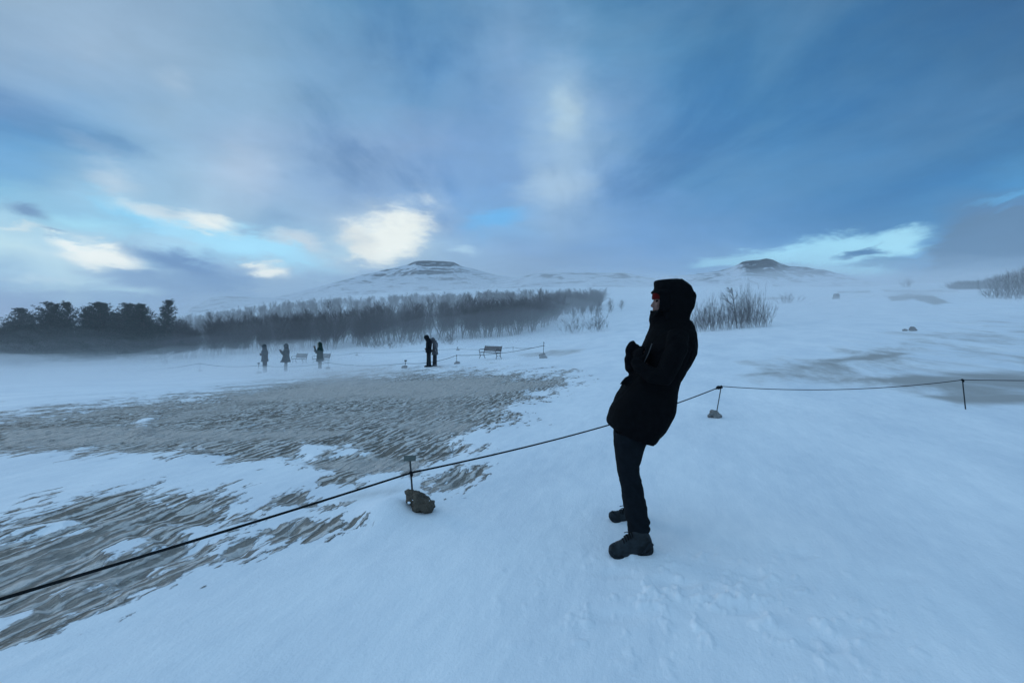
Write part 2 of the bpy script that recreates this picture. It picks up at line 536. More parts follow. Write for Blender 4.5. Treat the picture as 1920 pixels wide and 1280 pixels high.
def ground_material():
    m = bpy.data.materials.new("snow_ground")
    m.use_nodes = True
    t = m.node_tree
    b = t.nodes['Principled BSDF']
    b.inputs['Roughness'].default_value = 0.75
    b.inputs['Specular IOR Level'].default_value = 0.25
    tc = nd(t, 'ShaderNodeTexCoord').outputs['Object']
    at = nd(t, 'ShaderNodeAttribute')
    at.attribute_name = 'bare'
    bare = at.outputs['Fac']
    # wind direction: features drawn out along (0.30, 0.95)
    mp = nd(t, 'ShaderNodeMapping')
    t.links.new(tc, mp.inputs[0])
    mp.inputs['Rotation'].default_value = (0, 0, math.radians(17))
    mp2 = nd(t, 'ShaderNodeMapping')
    t.links.new(mp.outputs[0], mp2.inputs[0])
    mp2.inputs['Scale'].default_value = (1.0, 0.36, 1)
    wv = mp2.outputs[0]
    e1 = noise(t, wv, 1.3, 6, 0.65, 0.3)
    e2 = noise(t, wv, 5.5, 5, 0.6, 0.6)
    e3 = noise(t, wv, 19, 4, .6, .4)
    edge = mth(t, 'ADD', mth(t, 'MULTIPLY', mth(t, 'SUBTRACT', e1.outputs[0], .5), 4.4), mth(t, 'MULTIPLY', mth(t, 'SUBTRACT', e2.outputs[0], .5), 4.4))
    edge = mth(t, 'ADD', edge, mth(t, 'MULTIPLY', mth(t, 'SUBTRACT', e3.outputs[0], .5), 3.0))
    fld = mth(t, 'ADD', mth(t, 'ADD', bare, 0.12), edge)
    mask = maprange(t, fld, -0.12, 0.22, 0, 1, True)
    # ripples of frozen grit: crests of crusted snow, dark troughs
    r1 = noise(t, wv, 13.0, 4, 0.55, 0.9)
    r2 = noise(t, wv, 30.0, 4, 0.6, 0.8)
    wvt = nd(t, 'ShaderNodeTexWave')
    t.links.new(mp2.outputs[0], wvt.inputs['Vector'])
    wvt.inputs['Scale'].default_value = 3.1
    wvt.inputs['Distortion'].default_value = 9.0
    wvt.inputs['Detail'].default_value = 3.0
    wvt.inputs['Detail Scale'].default_value = 1.6
    wvt.inputs['Detail Roughness'].default_value = 0.6
    rip = mth(t, 'ADD', mth(t, 'ADD', mth(t, 'MULTIPLY', r1.outputs[0], 0.55), mth(t, 'MULTIPLY', r2.outputs[0], 0.25)), mth(t, 'MULTIPLY', wvt.outputs['Fac'], 0.20))
    big = noise(t, tc, 0.9, 4, 0.6)
    thr = mth(t, 'ADD', 0.455, mth(t, 'MULTIPLY', mth(t, 'SUBTRACT', big.outputs[0], .5), 0.30))
    thr2 = mth(t, 'ADD', thr, 0.11)
    rf = maprange(t, rip, thr, thr2, 0, 1, True)
    grit = noise(t, tc, 60, 4, 0.7)
    g0 = mixc(t, grit.outputs[0], (0.105, 0.098, 0.085), (0.30, 0.28, 0.245))
    crest = mixc(t, big.outputs[0], (0.56, 0.54, 0.50), (0.84, 0.86, 0.88))
    bcol = mixc(t, rf, g0, crest)
    bigw = noise(t, wv, 0.55, 3, 0.55)
    wash = maprange(t, bigw.outputs[0], 0.50, 0.66, 0.0, 0.5, True)
    bcol = mixc(t, wash, bcol, (0.50, 0.475, 0.45))
    # snow with thin wind-scoured tone changes
    sn = noise(t, wv, 0.8, 7, 0.6)
    sn2 = noise(t, wv, 9, 5, 0.65)
    st = mth(t, 'ADD', mth(t, 'MULTIPLY', sn.outputs[0], .7), mth(t, 'MULTIPLY', sn2.outputs[0], .3))
    scol = mixc(t, maprange(t, st, 0.36, 0.64, 0, 1), (0.68, 0.75, 0.82), (0.86, 0.91, 0.95))
    at2 = nd(t, 'ShaderNodeAttribute')
    at2.attribute_name = 'dust'
    sn3 = noise(t, wv, 0.45, 8, 0.68, 0.5)
    dn = mth(t, 'ADD', at2.outputs['Fac'], mth(t, 'ADD', mth(t, 'MULTIPLY', mth(t, 'SUBTRACT', sn.outputs[0], .5), 1.8), mth(t, 'MULTIPLY', mth(t, 'SUBTRACT', sn3.outputs[0], .5), 3.2)))
    df = maprange(t, dn, 0.1, 1.3, 0, 1.0, True)
    scol = mixc(t, df, scol, (0.37, 0.37, 0.365))
    bcol = mixc(t, mth(t, 'MULTIPLY', df, 1.05, clamp=True), bcol, (0.58, 0.55, 0.52))
    t.links.new(mixc(t, mask, scol, bcol), b.inputs['Base Color'])
    # relief
    sb = mth(t, 'ADD', mth(t, 'MULTIPLY', noise(t, wv, 6, 6, .62).outputs[0], 0.020), mth(t, 'MULTIPLY', noise(t, tc, 45, 5, .7).outputs[0], 0.0065))
    rb = mth(t, 'MULTIPLY', rip, 0.26)
    rb = mth(t, 'ADD', rb, mth(t, 'MULTIPLY', grit.outputs[0], 0.006))
    hgt = mth(t, 'ADD', mth(t, 'MULTIPLY', sb, mth(t, 'SUBTRACT', 1.0, mask)), mth(t, 'MULTIPLY', mth(t, 'SUBTRACT', rb, 0.03), mask))
    bp = nd(t, 'ShaderNodeBump')
    bp.inputs['Distance'].default_value = 1.0
    bp.inputs['Strength'].default_value = 0.8
    t.links.new(hgt, bp.inputs['Height'])
    t.links.new(bp.outputs[0], b.inputs['Normal'])
    return m


def hill_material():
    m = bpy.data.materials.new("snowy_rock")
    m.use_nodes = True
    t = m.node_tree
    b = t.nodes['Principled BSDF']
    b.inputs['Roughness'].default_value = 0.9
    b.inputs['Specular IOR Level'].default_value = 0.1
    tc = nd(t, 'ShaderNodeTexCoord').outputs['Object']
    at = nd(t, 'ShaderNodeAttribute')
    at.attribute_name = 'rock'
    mp = nd(t, 'ShaderNodeMapping')
    t.links.new(tc, mp.inputs[0])
    mp.inputs['Scale'].default_value = (.6, .6, 2.8)
    n = noise(t, mp.outputs[0], 0.035, 9, 0.70, 0.8)
    f = mth(t, 'ADD', at.outputs['Fac'], mth(t, 'MULTIPLY', mth(t, 'SUBTRACT', n.outputs[0], .5), 3.6))
    k = maprange(t, f, 0.38, 0.72, 0, 1, True)
    c = mixc(t, k, (0.56, 0.60, 0.66), (0.045, 0.048, 0.052))
    t.links.new(c, b.inputs['Base Color'])
    return m


M_GROUND = ground_material()
M_HILL = hill_material()
M_BLACK = mat("black_fabric", (0.0035, 0.004, 0.005), 0.95, 0.05, 0.2, 30, 0.002, 90)
M_TROUSER = mat("dark_trouser", (0.0055, 0.008, 0.011), 0.9, 0.08, 0.25, 25, 0.003, 60)
M_ROPE = mat("rope", (0.010, 0.012, 0.014), 0.9, 0.1, 0.3, 80, 0.002, 300)
M_IRON = mat("iron_rod", (0.035, 0.042, 0.045), 0.7, 0.3, 0.3, 50)
M_PLATE = mat("sign_plate", (0.085, 0.105, 0.10), 0.6, 0.3, 0.2, 30)
M_ROCK = mat("rock", (0.075, 0.064, 0.050), 0.85, 0.3, 0.45, 14, 0.02, 22)
M_GREYROCK = mat("grey_rock", (0.20, 0.20, 0.20), 0.9, 0.2, 0.35, 10, 0.02, 20)
M_SNOWCAP = mat("packed_snow", (0.80, 0.86, 0.93), 0.8, 0.2, 0.05, 20, 0.004, 60)
M_SKIN = mat("skin", (0.15, 0.085, 0.072), 0.6, 0.3, 0.1, 60)
M_RED = mat("red_knit", (0.075, 0.004, 0.005), 0.95, 0.1, 0.3, 140, 0.001, 300)
M_BEARD = mat("beard", (0.03, 0.025, 0.022), 0.95, 0.05, 0.3, 200, 0.002, 300)
M_BOOT = mat("boot_leather", (0.014, 0.020, 0.025), 0.8, 0.25, 0.6, 22, 0.002, 80)
M_SOLE = mat("boot_rubber", (0.009, 0.014, 0.019), 0.75, 0.2, 0.25, 30)
M_BARK = mat("bark", (0.085, 0.075, 0.072), 0.95, 0.05, 0.3, 6)
M_TWIG = mat("twig", (0.085, 0.075, 0.078), 0.95, 0.05, 0.3, 3)
M_NEEDLE = mat("pine_needles", (0.020, 0.034, 0.026), 0.9, 0.1, 0.45, 1.3)
M_BENCHWOOD = mat("bench_wood", (0.13, 0.12, 0.12), 0.85, 0.2, 0.3, 8)
M_BENCHIRON = mat("bench_iron", (0.045, 0.05, 0.055), 0.7, 0.3, 0.2, 20)

# ================================================================ terrain
TX = np.array([-300, 0, 300, 500, 650, 800, 950, 1100, 1300, 1500, 1700, 1920, 2300], float)
TD = np.array([2, 4, 8, 14, 20, 27, 34, 45, 60, 90, 140, 250, 450, 900], float)
TY = np.array([
    [1330, 975, 800, 745, 725, 716, 710, 700, 692, 684, 675, 660, 640, 620],
    [1328, 972, 800, 745, 727, 716, 708, 698, 689, 679, 665, 645, 625, 605],
    [1326, 970, 797, 740, 722, 712, 704, 692, 678, 662, 642, 620, 605, 590],
    [1325, 968, 795, 735, 717, 706, 698, 682, 665, 643, 615, 588, 575, 566],
    [1325, 967, 793, 730, 711, 700, 688, 670, 654, 633, 602, 577, 566, 556],
    [1323, 966, 790, 725, 702, 688, 672, 655, 641, 620, 593, 571, 560, 545],
    [1322, 966, 787, 720, 695, 677, 665, 648, 636, 610, 584, 564, 555, 540],
    [1322, 966, 784, 715, 686, 665, 650, 634, 622, 601, 580, 563, 552, 537],
    [1322, 966, 782, 706, 672, 648, 632, 618, 605, 585, 568, 556, 549, 538],
    [1320, 962, 778, 700, 662, 636, 620, 600, 585, 567, 553, 546, 542, 538],
    [1316, 958, 772, 694, 654, 626, 605, 585, 568, 551, 537, 537, 539, 542],
    [1312, 955, 768, 690, 650, 622, 602, 582, 565, 548, 535, 539, 544, 550],
    [1305, 952, 764, 688, 648, 620, 600, 580, 565, 550, 540, 544, 550, 560],
])
TZ = EYE - (TY - HY) / F * TD[None]
GX = np.linspace(-300, 2300, 261)
GL = np.linspace(np.log(2), np.log(900), 240)


def _fine():
    from math import floor
    a = np.array([np.interp(GL, np.log(TD), r) for r in TZ])
    b = np.array([np.interp(GX, TX, a[:, j]) for j in range(a.shape[1])]).T
    for k, ax, w in ((0, 1, 7), (1, 0, 9), (2, 1, 5), (3, 0, 7)):
        ker = np.hanning(w + 2)[1:-1]
        ker /= ker.sum()
        pad = [(0, 0), (0, 0)]
        pad[ax] = (w // 2, w // 2)
        p = np.pad(b, pad, mode='edge')
        b = np.apply_along_axis(lambda v: np.convolve(v, ker, 'valid'), ax, p)
    return b


FZ = _fine()


def base_z(x, y):
    """height of the land without its small relief"""
    x, y = np.asarray(x, float), np.asarray(y, float)
    r = np.maximum(np.hypot(x, y), 1e-3)
    az = np.arctan2(x, y)
    lim = math.radians(54)
    azc = np.clip(az, -lim, lim)
    D = np.maximum(r * np.cos(azc), 0.01)

    def samp(px, D):
        gx = np.clip((px + 300) / 10, 0, 259.999)
        gl = np.clip((np.log(D) - GL[0]) / (GL[1] - GL[0]), 0, 238.999)
        i, j = gx.astype(int), gl.astype(int)
        fx, fl = gx - i, gl - j
        return (FZ[i, j] * (1 - fx) + FZ[i + 1, j] * fx) * (1 - fl) + (FZ[i, j + 1] * (1 - fx) + FZ[i + 1, j + 1] * fx) * fl
    z = samp(960 + F * np.tan(azc), D)
    zm = samp(np.full_like(D, 1200.0), D)
    k = np.clip((np.abs(az) - lim) / (math.pi - lim), 0, 1)
    k = k * k * (3 - 2 * k)
    z = z * (1 - k) + zm * k
    near = np.clip((3.0 - r) / 2.5, 0, 1)
    return z * (1 - near) + near * (samp(np.full_like(D, 1000.0), np.full_like(D, 2.0)))


# frozen ground swept bare of snow, outlined on the land (rows of picture points, softness, strength)
BARE = [
    ([(-60, 992), (0, 986), (60, 974), (110, 955), (220, 940), (330, 936), (420, 946), (490, 956), (500, 964), (450, 972), (420, 984), (440, 992), (400, 1012), (385, 1045), (300, 1060), (304, 1092), (240, 1108),
      (200, 1132), (120, 1146), (60, 1176), (0, 1200), (-80, 1225)], 26, 1.0),
    ([(430, 990), (500, 978), (560, 985), (600, 990), (560, 1002), (500, 1012), (480, 1030), (465, 1044), (420, 1048), (425, 1030), (450, 1010)], 20, 1.0),
    ([(640, 985), (678, 986), (670, 998), (645, 997)], 12, .8),
    ([(-60, 795), (0, 782), (100, 770), (180, 764), (260, 756), (330, 747), (420, 738), (520, 722), (640, 706), (760, 700), (860, 700), (990, 706), (1065, 708), (1035, 728), (1000, 742), (955, 757),
      (950, 770), (978, 786), (905, 800), (865, 815), (850, 828), (884, 845), (850, 856), (800, 866), (790, 885), (700, 890), (620, 882), (520, 862), (440, 866), (380, 847), (300, 848), (200, 843), (100, 843), (0, 841), (-60, 840)], 16, 1.0),
    ([(620, 900), (660, 895), (698, 902), (680, 910), (640, 908)], 14, .7),
    ([(818, 905), (850, 884), (900, 880), (905, 892), (870, 915), (830, 920)], 14, .8),
    ([(515, 935), (560, 926), (600, 938), (640, 945), (600, 952), (540, 946)], 12, .8),
]
SNOWIN = [
    ([(270, 985), (300, 978), (421, 986), (498, 997), (430, 1017), (330, 1000), (290, 1000)], 14, 1.0),
    ([(190, 1026), (235, 1004), (290, 1004), (300, 1022), (250, 1040), (200, 1052)], 14, 1.0),
    ([(105, 1112), (140, 1090), (205, 1082), (210, 1096), (160, 1114), (112, 1122)], 14, 1.0),
    ([(-60, 1002), (0, 992), (60, 985), (135, 975), (120, 988), (50, 996), (0, 1004)], 12, 1.0),
    ([(0, 1190), (-20, 1160), (60, 1140), (95, 1150), (40, 1172)], 12, 0.8),
    ([(560, 850), (575, 834), (640, 838), (690, 846), (640, 850), (590, 858)], 8, 1.0),
    ([(255, 815), (265, 785), (285, 775), (275, 800), (290, 815)], 10, .8),
]
DUST = [
    ([(1440, 722), (1500, 712), (1580, 700), (1650, 692), (1750, 688), (1850, 684), (2000, 678), (2100, 700), (2100, 764), (1980, 766), (1860, 768), (1790, 765), (1740, 742), (1700, 735), (1640, 729), (1560, 727)], 20, 1.25),
    ([(1690, 744), (1780, 734), (1900, 728), (2100, 722), (2100, 762), (1980, 764), (1860, 766), (1790, 760), (1740, 750)], 14, 1.5),
    ([(1520, 668), (1600, 658), (1700, 653), (1840, 650), (1950, 650), (1900, 662), (1760, 664), (1650, 681), (1580, 689), (1530, 682)], 13, 1.15),
    ([(1300, 700), (1500, 660), (1750, 600), (1920, 590), (2100, 600), (2100, 760), (1920, 760), (1600, 745), (1400, 725)], 30, .6),
    ([(955, 664), (1010, 655), (1110, 650), (1100, 660), (1050, 672), (985, 674)], 7, .9),
    ([(420, 738), (640, 706), (860, 700), (1065, 706), (1030, 728), (900, 748), (650, 752), (450, 760)], 14, 1.2),
    ([(0, 800), (200, 790), (420, 800), (640, 800), (700, 815), (560, 828), (300, 832), (0, 836)], 12, 1.3),
    ([(560, 870), (700, 850), (800, 866), (790, 885), (700, 890), (620, 882)], 10, .9),
    ([(700, 790), (850, 780), (960, 785), (900, 800), (860, 815), (760, 812)], 12, .7),
    ([(1660, 556), (1700, 546), (1750, 552), (1790, 572), (1750, 575), (1712, 565), (1670, 568)], 5, 1.6),
    ([(1650, 541), (1800, 541), (1800, 546), (1660, 547)], 3, 1.2),
    ([(1380, 556), (1470, 553), (1500, 558), (1460, 563), (1390, 563)], 4, 1.0),
    ([(1560, 545), (1630, 543), (1640, 549), (1570, 550)], 3, 1.2),
    ([(1300, 560), (1360, 568), (1400, 574), (1330, 572)], 4, .9),
    ([(560, 930), (900, 890), (960, 900), (800, 935), (640, 950)], 20, .45),
    ([(1330, 700), (1460, 690), (1500, 700), (1400, 712)], 8, .8),
]


def sdf(px, py, poly):
    """signed distance (positive inside) from picture-space outline"""
    n = len(poly)
    d = np.full(px.shape, 1e9)
    ins = np.zeros(px.shape, bool)
    for i in range(n):
        ax, ay = poly[i]
        bx, by = poly[(i + 1) % n]
        ex, ey = bx - ax, by - ay
        t = np.clip(((px - ax) * ex + (py - ay) * ey * 1.0) / (ex * ex + ey * ey + 1e-9), 0, 1)
        # rows count more than columns because the land is seen at a slant
        d = np.minimum(d, np.hypot((px - ax - ex * t) * 0.45, py - ay - ey * t))
        cr = ((ay > py) != (by > py)) & (px < (bx - ax) * (py - ay) / (by - ay + 1e-12) + ax)
        ins ^= cr
    return np.where(ins, d, -d)


def field(x, y, z, sets, lo=-3.0):
    yy = np.maximum(y, 0.2)
    px, py = 960 + F * x / yy, HY - F * (z - EYE) / yy
    out = np.full(x.shape, lo)
    for poly, soft, amt in sets:
        a = np.array(poly)
        bb = (px > a[:, 0].min() - 60) & (px < a[:, 0].max() + 60) & (py > a[:, 1].min() - 40) & (py < a[:, 1].max() + 40) & (y > 1)
        if not bb.any():
            continue
        s = sdf(px[bb], py[bb], poly)
        v = np.clip(s / soft, -3, 1)
        v = np.where(v > 0, v * amt, v)
        out[bb] = np.maximum(out[bb], v)
    return out


def bare_field(x, y, z):
    b = field(x, y, z, [(p, q * 1.25, a) for p, q, a in BARE])
    s = field(x, y, z, [(p, q * 1.7, a) for p, q, a in SNOWIN])
    return np.minimum(b, -s)


def relief(x, y, bare):
    r = np.hypot(x, y)
    c, s = math.cos(math.radians(-17)), math.sin(math.radians(-17))
    wx, wy = x * c + y * s, -x * s + y * c          # wy along the wind
    h = 0.045 * fbm(wx * .35, wy * .18, 3, 3) + 0.012 * fbm(wx * 1.6, wy * .6, 8, 3)
    h = h + 0.004 * fbm(wx * 7, wy * 2.6, 12, 3) * np.clip(18 / (r + 1) - .6, 0, 1)
    far = np.clip((r - 25) / 60, 0, 1)
    h = h + far * (0.35 * fbm(x * .06, y * .05, 21, 4)) + np.clip((r - 90) / 200, 0, 1) * 2.0 * fbm(x * .012, y * .012, 31, 4)
    # trodden, crusty snow round the standing person
    g = np.exp(-(((x - 1.15) / .9) ** 2 + ((y - 2.75) / 0.55) ** 2))
    lump = np.maximum(fbm(x * 13, y * 13, 40, 3) - .16, 0)
    h = h + g * 0.035 * lump * 2 + g * 0.012 * fbm(x * 4, y * 4, 44, 3)
    # snow pressed up round the boots and a few old prints
    for bx, by, ax_, ay_, dh in [(.775, 3.30, .21, .10, .014), (.85, 3.87, .19, .10, .014), (1.47, 2.39, .11, .07, -.022), (1.20, 2.68, .12, .06, -.020), (1.78, 2.48, .10, .06, -.014), (.93, 2.95, .13, .06, -.018),
                                 (1.45, 3.05, .12, .06, -.014), (1.9, 3.3, .12, .07, -.012), (.55, 2.6, .12, .06, -.014), (.62, 3.05, .12, .06, -.012), (2.3, 3.0, .12, .07, -.012)]:
        h = h + dh * np.exp(-(((x - bx) / ax_) ** 2 + ((y - by) / ay_) ** 2) ** 1.6)
    # a drift against the boulder
    h = h + 0.10 * np.exp(-(((x + 0.98) / .22) ** 2 + ((y - 4.0) / .30) ** 2))
    b = np.clip(bare * 1.5 + .3, 0, 1)
    rp = np.abs(fbm(wx * 7.5 + .6 * vnoise(wx * 2, wy * 2, 51), wy * 2.0, 50, 3))
    h = h - 0.035 * b + b * 0.05 * (0.35 - rp)
    return h


def ground(x, y):
    x, y = np.atleast_1d(np.asarray(x, float)), np.atleast_1d(np.asarray(y, float))
    z = base_z(x, y)
    bf_ = bare_field(x, y, z)
    return float((z + relief(x, y, bf_))[0])


def build_ground():
    azf = np.arctan(np.linspace(-1.15, 1.15, 1150))
    rest = np.linspace(azf[-1], 2 * math.pi + azf[0], 130)[1:-1]
    az = np.concatenate([azf, rest])
    r = np.concatenate([[0.02, 0.15, .4, .7], np.exp(np.linspace(math.log(1.0), math.log(60), 640)), np.exp(np.linspace(math.log(60), math.log(900), 221))[1:]])
    R, A = np.meshgrid(r, az, indexing='ij')
    X, Y = R * np.sin(A), R * np.cos(A)
    Z = base_z(X, Y)
    b = bare_field(X, Y, Z)
    du = np.maximum(field(X, Y, Z, DUST), -1.0)
    Z = Z + relief(X, Y, b)
    # beyond the crest of the rise the land falls away
    Z = Z - np.clip((R - 700) / 200, 0, 1) * 25
    g = grid_mesh("ground", np.stack([X, Y, Z], -1), M_GROUND, closed_u=True, attrs={'bare': b, 'dust': du})
    return tag(g, "wind-scoured snowfield with bare frozen gravel patches", kind='structure')


build_ground()


def mountain(name, label, sky, Rp, R0, R1, pw, rocks, seed, rough=1.0):
    """a hill whose crest line runs through sky=[(px, row)], at distance Rp"""
    sx = np.array([p[0] for p in sky], float)
    sy = np.array([p[1] for p in sky], float)
    px = np.linspace(sx[0], sx[-1], 520)
    t = np.concatenate([np.linspace(0, 1, 150), 1 + np.linspace(0, 1, 40)[1:]])
    D = np.where(t <= 1, R0 + (Rp - R0) * t, Rp + (R1 - Rp) * (t - 1))
    PX, DD = np.meshgrid(px, D)
    T = np.repeat(t[:, None], len(px), 1)
    X = (PX - 960) / F * DD
    crest = EYE - (np.interp(px, sx, sy) - HY) / F * Rp
    crest = crest + fbm(px * .03, px * 0, seed + 5, 4) * 2.0 * rough
    base = EYE - (np.interp(px, [-600, 400, 900, 1300, 2500], [600, 572, 556, 552, 560]) - HY) / F * R0 - 12
    up = np.clip(T, 0, 1)
    prof = up ** pw
    Z = base[None] * (1 - prof) + crest[None] * prof
    env = np.clip(up * 4, 0, 1) * np.clip((1 - up) * 6, 0.0, 1)
    rid = fbm(X * .012, DD * .006, seed, 5)
    Z = Z + env * rough * (10 * rid + 5 * np.abs(fbm(X * .035, DD * .012, seed + 9, 4)))
    Z = Z - np.clip(T - 1, 0, 1) ** 1.3 * (crest[None] + 40)
    edge = np.clip((PX - sx[0]) / 60, 0, 1) * np.clip((sx[-1] - PX) / 60, 0, 1)
    Z = Z * edge + (1 - edge) * (-30)
    rock = np.full(PX.shape, 0.30)
    PY = HY - F * (Z - EYE) / DD
    for (cx, cy, rx, ry, a) in rocks:
        q = 1 - np.hypot((PX - cx) / rx, (PY - cy) / ry)
        rock = np.maximum(rock, np.clip(q * 2, 0, 1) * a)
    gx = np.abs(np.gradient(Z, axis=0)) / (np.abs(np.gradient(DD, axis=0)) + 1e-6)
    rock = rock + np.clip((gx - .30) * 1.2, 0, .35)
    o = grid_mesh(name, np.stack([X, DD, Z], -1), M_HILL, attrs={'rock': rock})
    return tag(o, label, kind='structure')


mountain("mountain", "flat-topped snowy mountain with a dark rocky cap",
         [(430, 585), (520, 556), (560, 547), (620, 531), (680, 515), (735, 503), (765, 496), (780, 489.5), (815, 489), (850, 490.5), (864, 498), (900, 507), (930, 516), (1000, 524), (1100, 540), (1200, 560)],
         1500, 800, 2000, 1.1, [(815, 494, 70, 9, .9), (800, 508, 120, 9, .65), (850, 522, 130, 6, .45), (720, 516, 90, 5, .5), (640, 528, 80, 5, .45), (590, 548, 60, 4, .3), (900, 520, 90, 5, .35)], 5)
mountain("mountain", "low rounded snowy hill between the two peaks",
         [(860, 560), (930, 528), (985, 518), (1010, 513), (1050, 512), (1110, 511), (1165, 511), (1205, 517), (1240, 524), (1300, 530), (1380, 545)],
         1100, 650, 1500, 1.0, [(1020, 517, 60, 6, .6), (1170, 517, 60, 8, .4), (1100, 520, 120, 5, .3)], 15)
mountain("mountain", "craggy dark peak rising over the right snow slope",
         [(1180, 540), (1250, 517), (1300, 514), (1350, 507), (1375, 500), (1392, 490), (1402, 487.5), (1425, 487), (1437, 484.5), (1449, 487), (1462, 493), (1480, 499), (1510, 501), (1545, 506), (1575, 513), (1600, 521), (1650, 532), (1720, 548)],
         1300, 650, 1800, 1.25, [(1440, 500, 80, 34, .80), (1405, 491, 42, 9, .9), (1510, 508, 80, 14, .72), (1560, 515, 60, 5, .5), (1330, 515, 70, 4, .45)], 25, 1.2)
mountain("mountain", "small flat snowy hill above the left wood",
         [(300, 590), (372, 572), (395, 558), (420, 554), (470, 557), (530, 560), (600, 570), (700, 590)],
         900, 600, 1300, 1.0, [(440, 558, 50, 4, .4), (500, 566, 60, 3, .4)], 35, .5)

# ================================================================ air
def volume_mat(name, col, dens, aniso=0.0):
    m = bpy.data.materials.new(name)
    m.use_nodes = True
    t = m.node_tree
    t.nodes.clear()
    pv = nd(t, 'ShaderNodeVolumePrincipled')
    pv.inputs['Color'].default_value = (*col, 1)
    pv.inputs['Density'].default_value = dens
    pv.inputs['Anisotropy'].default_value = aniso
    o = nd(t, 'ShaderNodeOutputMaterial')
    t.links.new(pv.outputs[0], o.inputs['Volume'])
    return m


hz = MB()
hz.box((0, 400, 95), (7200, 5200, 310))
h = hz.build("haze", volume_mat("haze_air", (0.90, 0.95, 1.0), 0.00016), smooth=False)
tag(h, "thin blue winter haze", kind='stuff')


def drift(label, x0, x1, D0, D1, height, dens, seed, nx=90, ny=40, wav=0.5):
    """a low bank of snow blown along the ground, following the land"""
    px = np.linspace(x0, x1, nx)
    lg = np.linspace(math.log(D0), math.log(D1), ny)
    PX, LD = np.meshgrid(px, lg)
    D = np.exp(LD)
    X = (PX - 960) / F * D
    bz = base_z(X, D)
    s, t = (PX - x0) / (x1 - x0), (LD - lg[0]) / (lg[-1] - lg[0])
    e = np.clip(np.minimum(s, 1 - s) * 7, 0, 1) * np.clip(np.minimum(t, 1 - t) * 5, 0, 1)
    e = e * e * (3 - 2 * e)
    sc_ = 1 / max(height * 4, 2)
    top = bz + height * e * (1 + wav * 2 * fbm(X * sc_, D * sc_ * .5, seed, 4)) - 0.25 * (1 - e)
    bot = bz - 0.6
    top = np.maximum(top, bot + .02)
    m = MB()
    n = nx * ny
    vs = np.concatenate([np.stack([X, D, top], -1).reshape(-1, 3), np.stack([X, D, bot], -1).reshape(-1, 3)])
    fs = []
    for i in range(ny - 1):
        for j in range(nx - 1):
            a = i * nx + j
            fs.append((a, a + 1, a + nx + 1, a + nx))
            fs.append((n + a + nx, n + a + nx + 1, n + a + 1, n + a))
    for j in range(nx - 1):
        fs.append((n + j, n + j + 1, j + 1, j))
        a = (ny - 1) * nx + j
        fs.append((a, a + 1, n + a + 1, n + a))
    for i in range(ny - 1):
        a = i * nx
        fs.append((a, a + nx, n + a + nx, n + a))
        b = a + nx - 1
        fs.append((n + b, n + b + nx, b + nx, b))
    m.add(vs.tolist(), fs)
    o = m.build("blowing_snow", volume_mat("blowing_snow", (0.95, 0.97, 1.0), dens), smooth=True)
    return tag(o, label, kind='stuff')


drift("thin snow blowing along the ground past the distant people", -700, 900, 13, 75, 0.45, 0.070, 61)
drift("thinner snow blowing along the ground below the benches", 780, 1180, 15, 75, 0.35, 0.045, 68)
drift("snow blowing knee-high round the distant people", -700, 760, 24, 85, 1.2, 0.030, 62)
for _i, (_h, _d, _D) in enumerate([(.8, .013, 40), (1.5, .008, 42), (2.3, .0055, 44), (3.2, .0038, 45), (4.4, .0025, 47), (6.0, .002, 49)]):
    drift("blown snow rising in a soft bank before the wood, layer up to %.1f metres" % _h, -750, 1250, _D, 118 + _i * 3, _h, _d, 163 + 7 * _i, wav=.45)
drift("tall thin veil of blown snow in front of the birches", -900, 1500, 38, 150, 10, 0.0046, 66, wav=.2)
drift("veil of blown snow over the thicket and the right slope", 1180, 2500, 24, 150, 4.0, 0.0080, 67)
drift("thin snow blowing over the right field", 1150, 2500, 16, 130, 0.5, 0.035, 64)
drift("blown snow over the far snow slopes", -300, 2600, 170, 800, 16, 0.0012, 65)

# ================================================================ plants
def stem(mb, p, d, length, r0, r1, segs, bend, rng, sides=4, up=0.0):
    pts, rad = [p.copy()], [r0]
    q, dd = p.copy(), d.normalized()
    for i in range(segs):
        dd = (dd + Vector((rng.gauss(0, bend), rng.gauss(0, bend), rng.gauss(0, bend) + up))).normalized()
        q = q + dd * (length / segs)
        pts.append(q.copy())
        rad.append(r0 + (r1 - r0) * (i + 1) / segs)
    mb.tube(pts, rad, sides, cap=False)
    return pts


def rdir(rng, d, spread):
    a = d.orthogonal().normalized()
    b = d.cross(a)
    t = rng.uniform(0, 2 * math.pi)
    return (d * math.cos(spread) + (a * math.cos(t) + b * math.sin(t)) * math.sin(spread)).normalized()


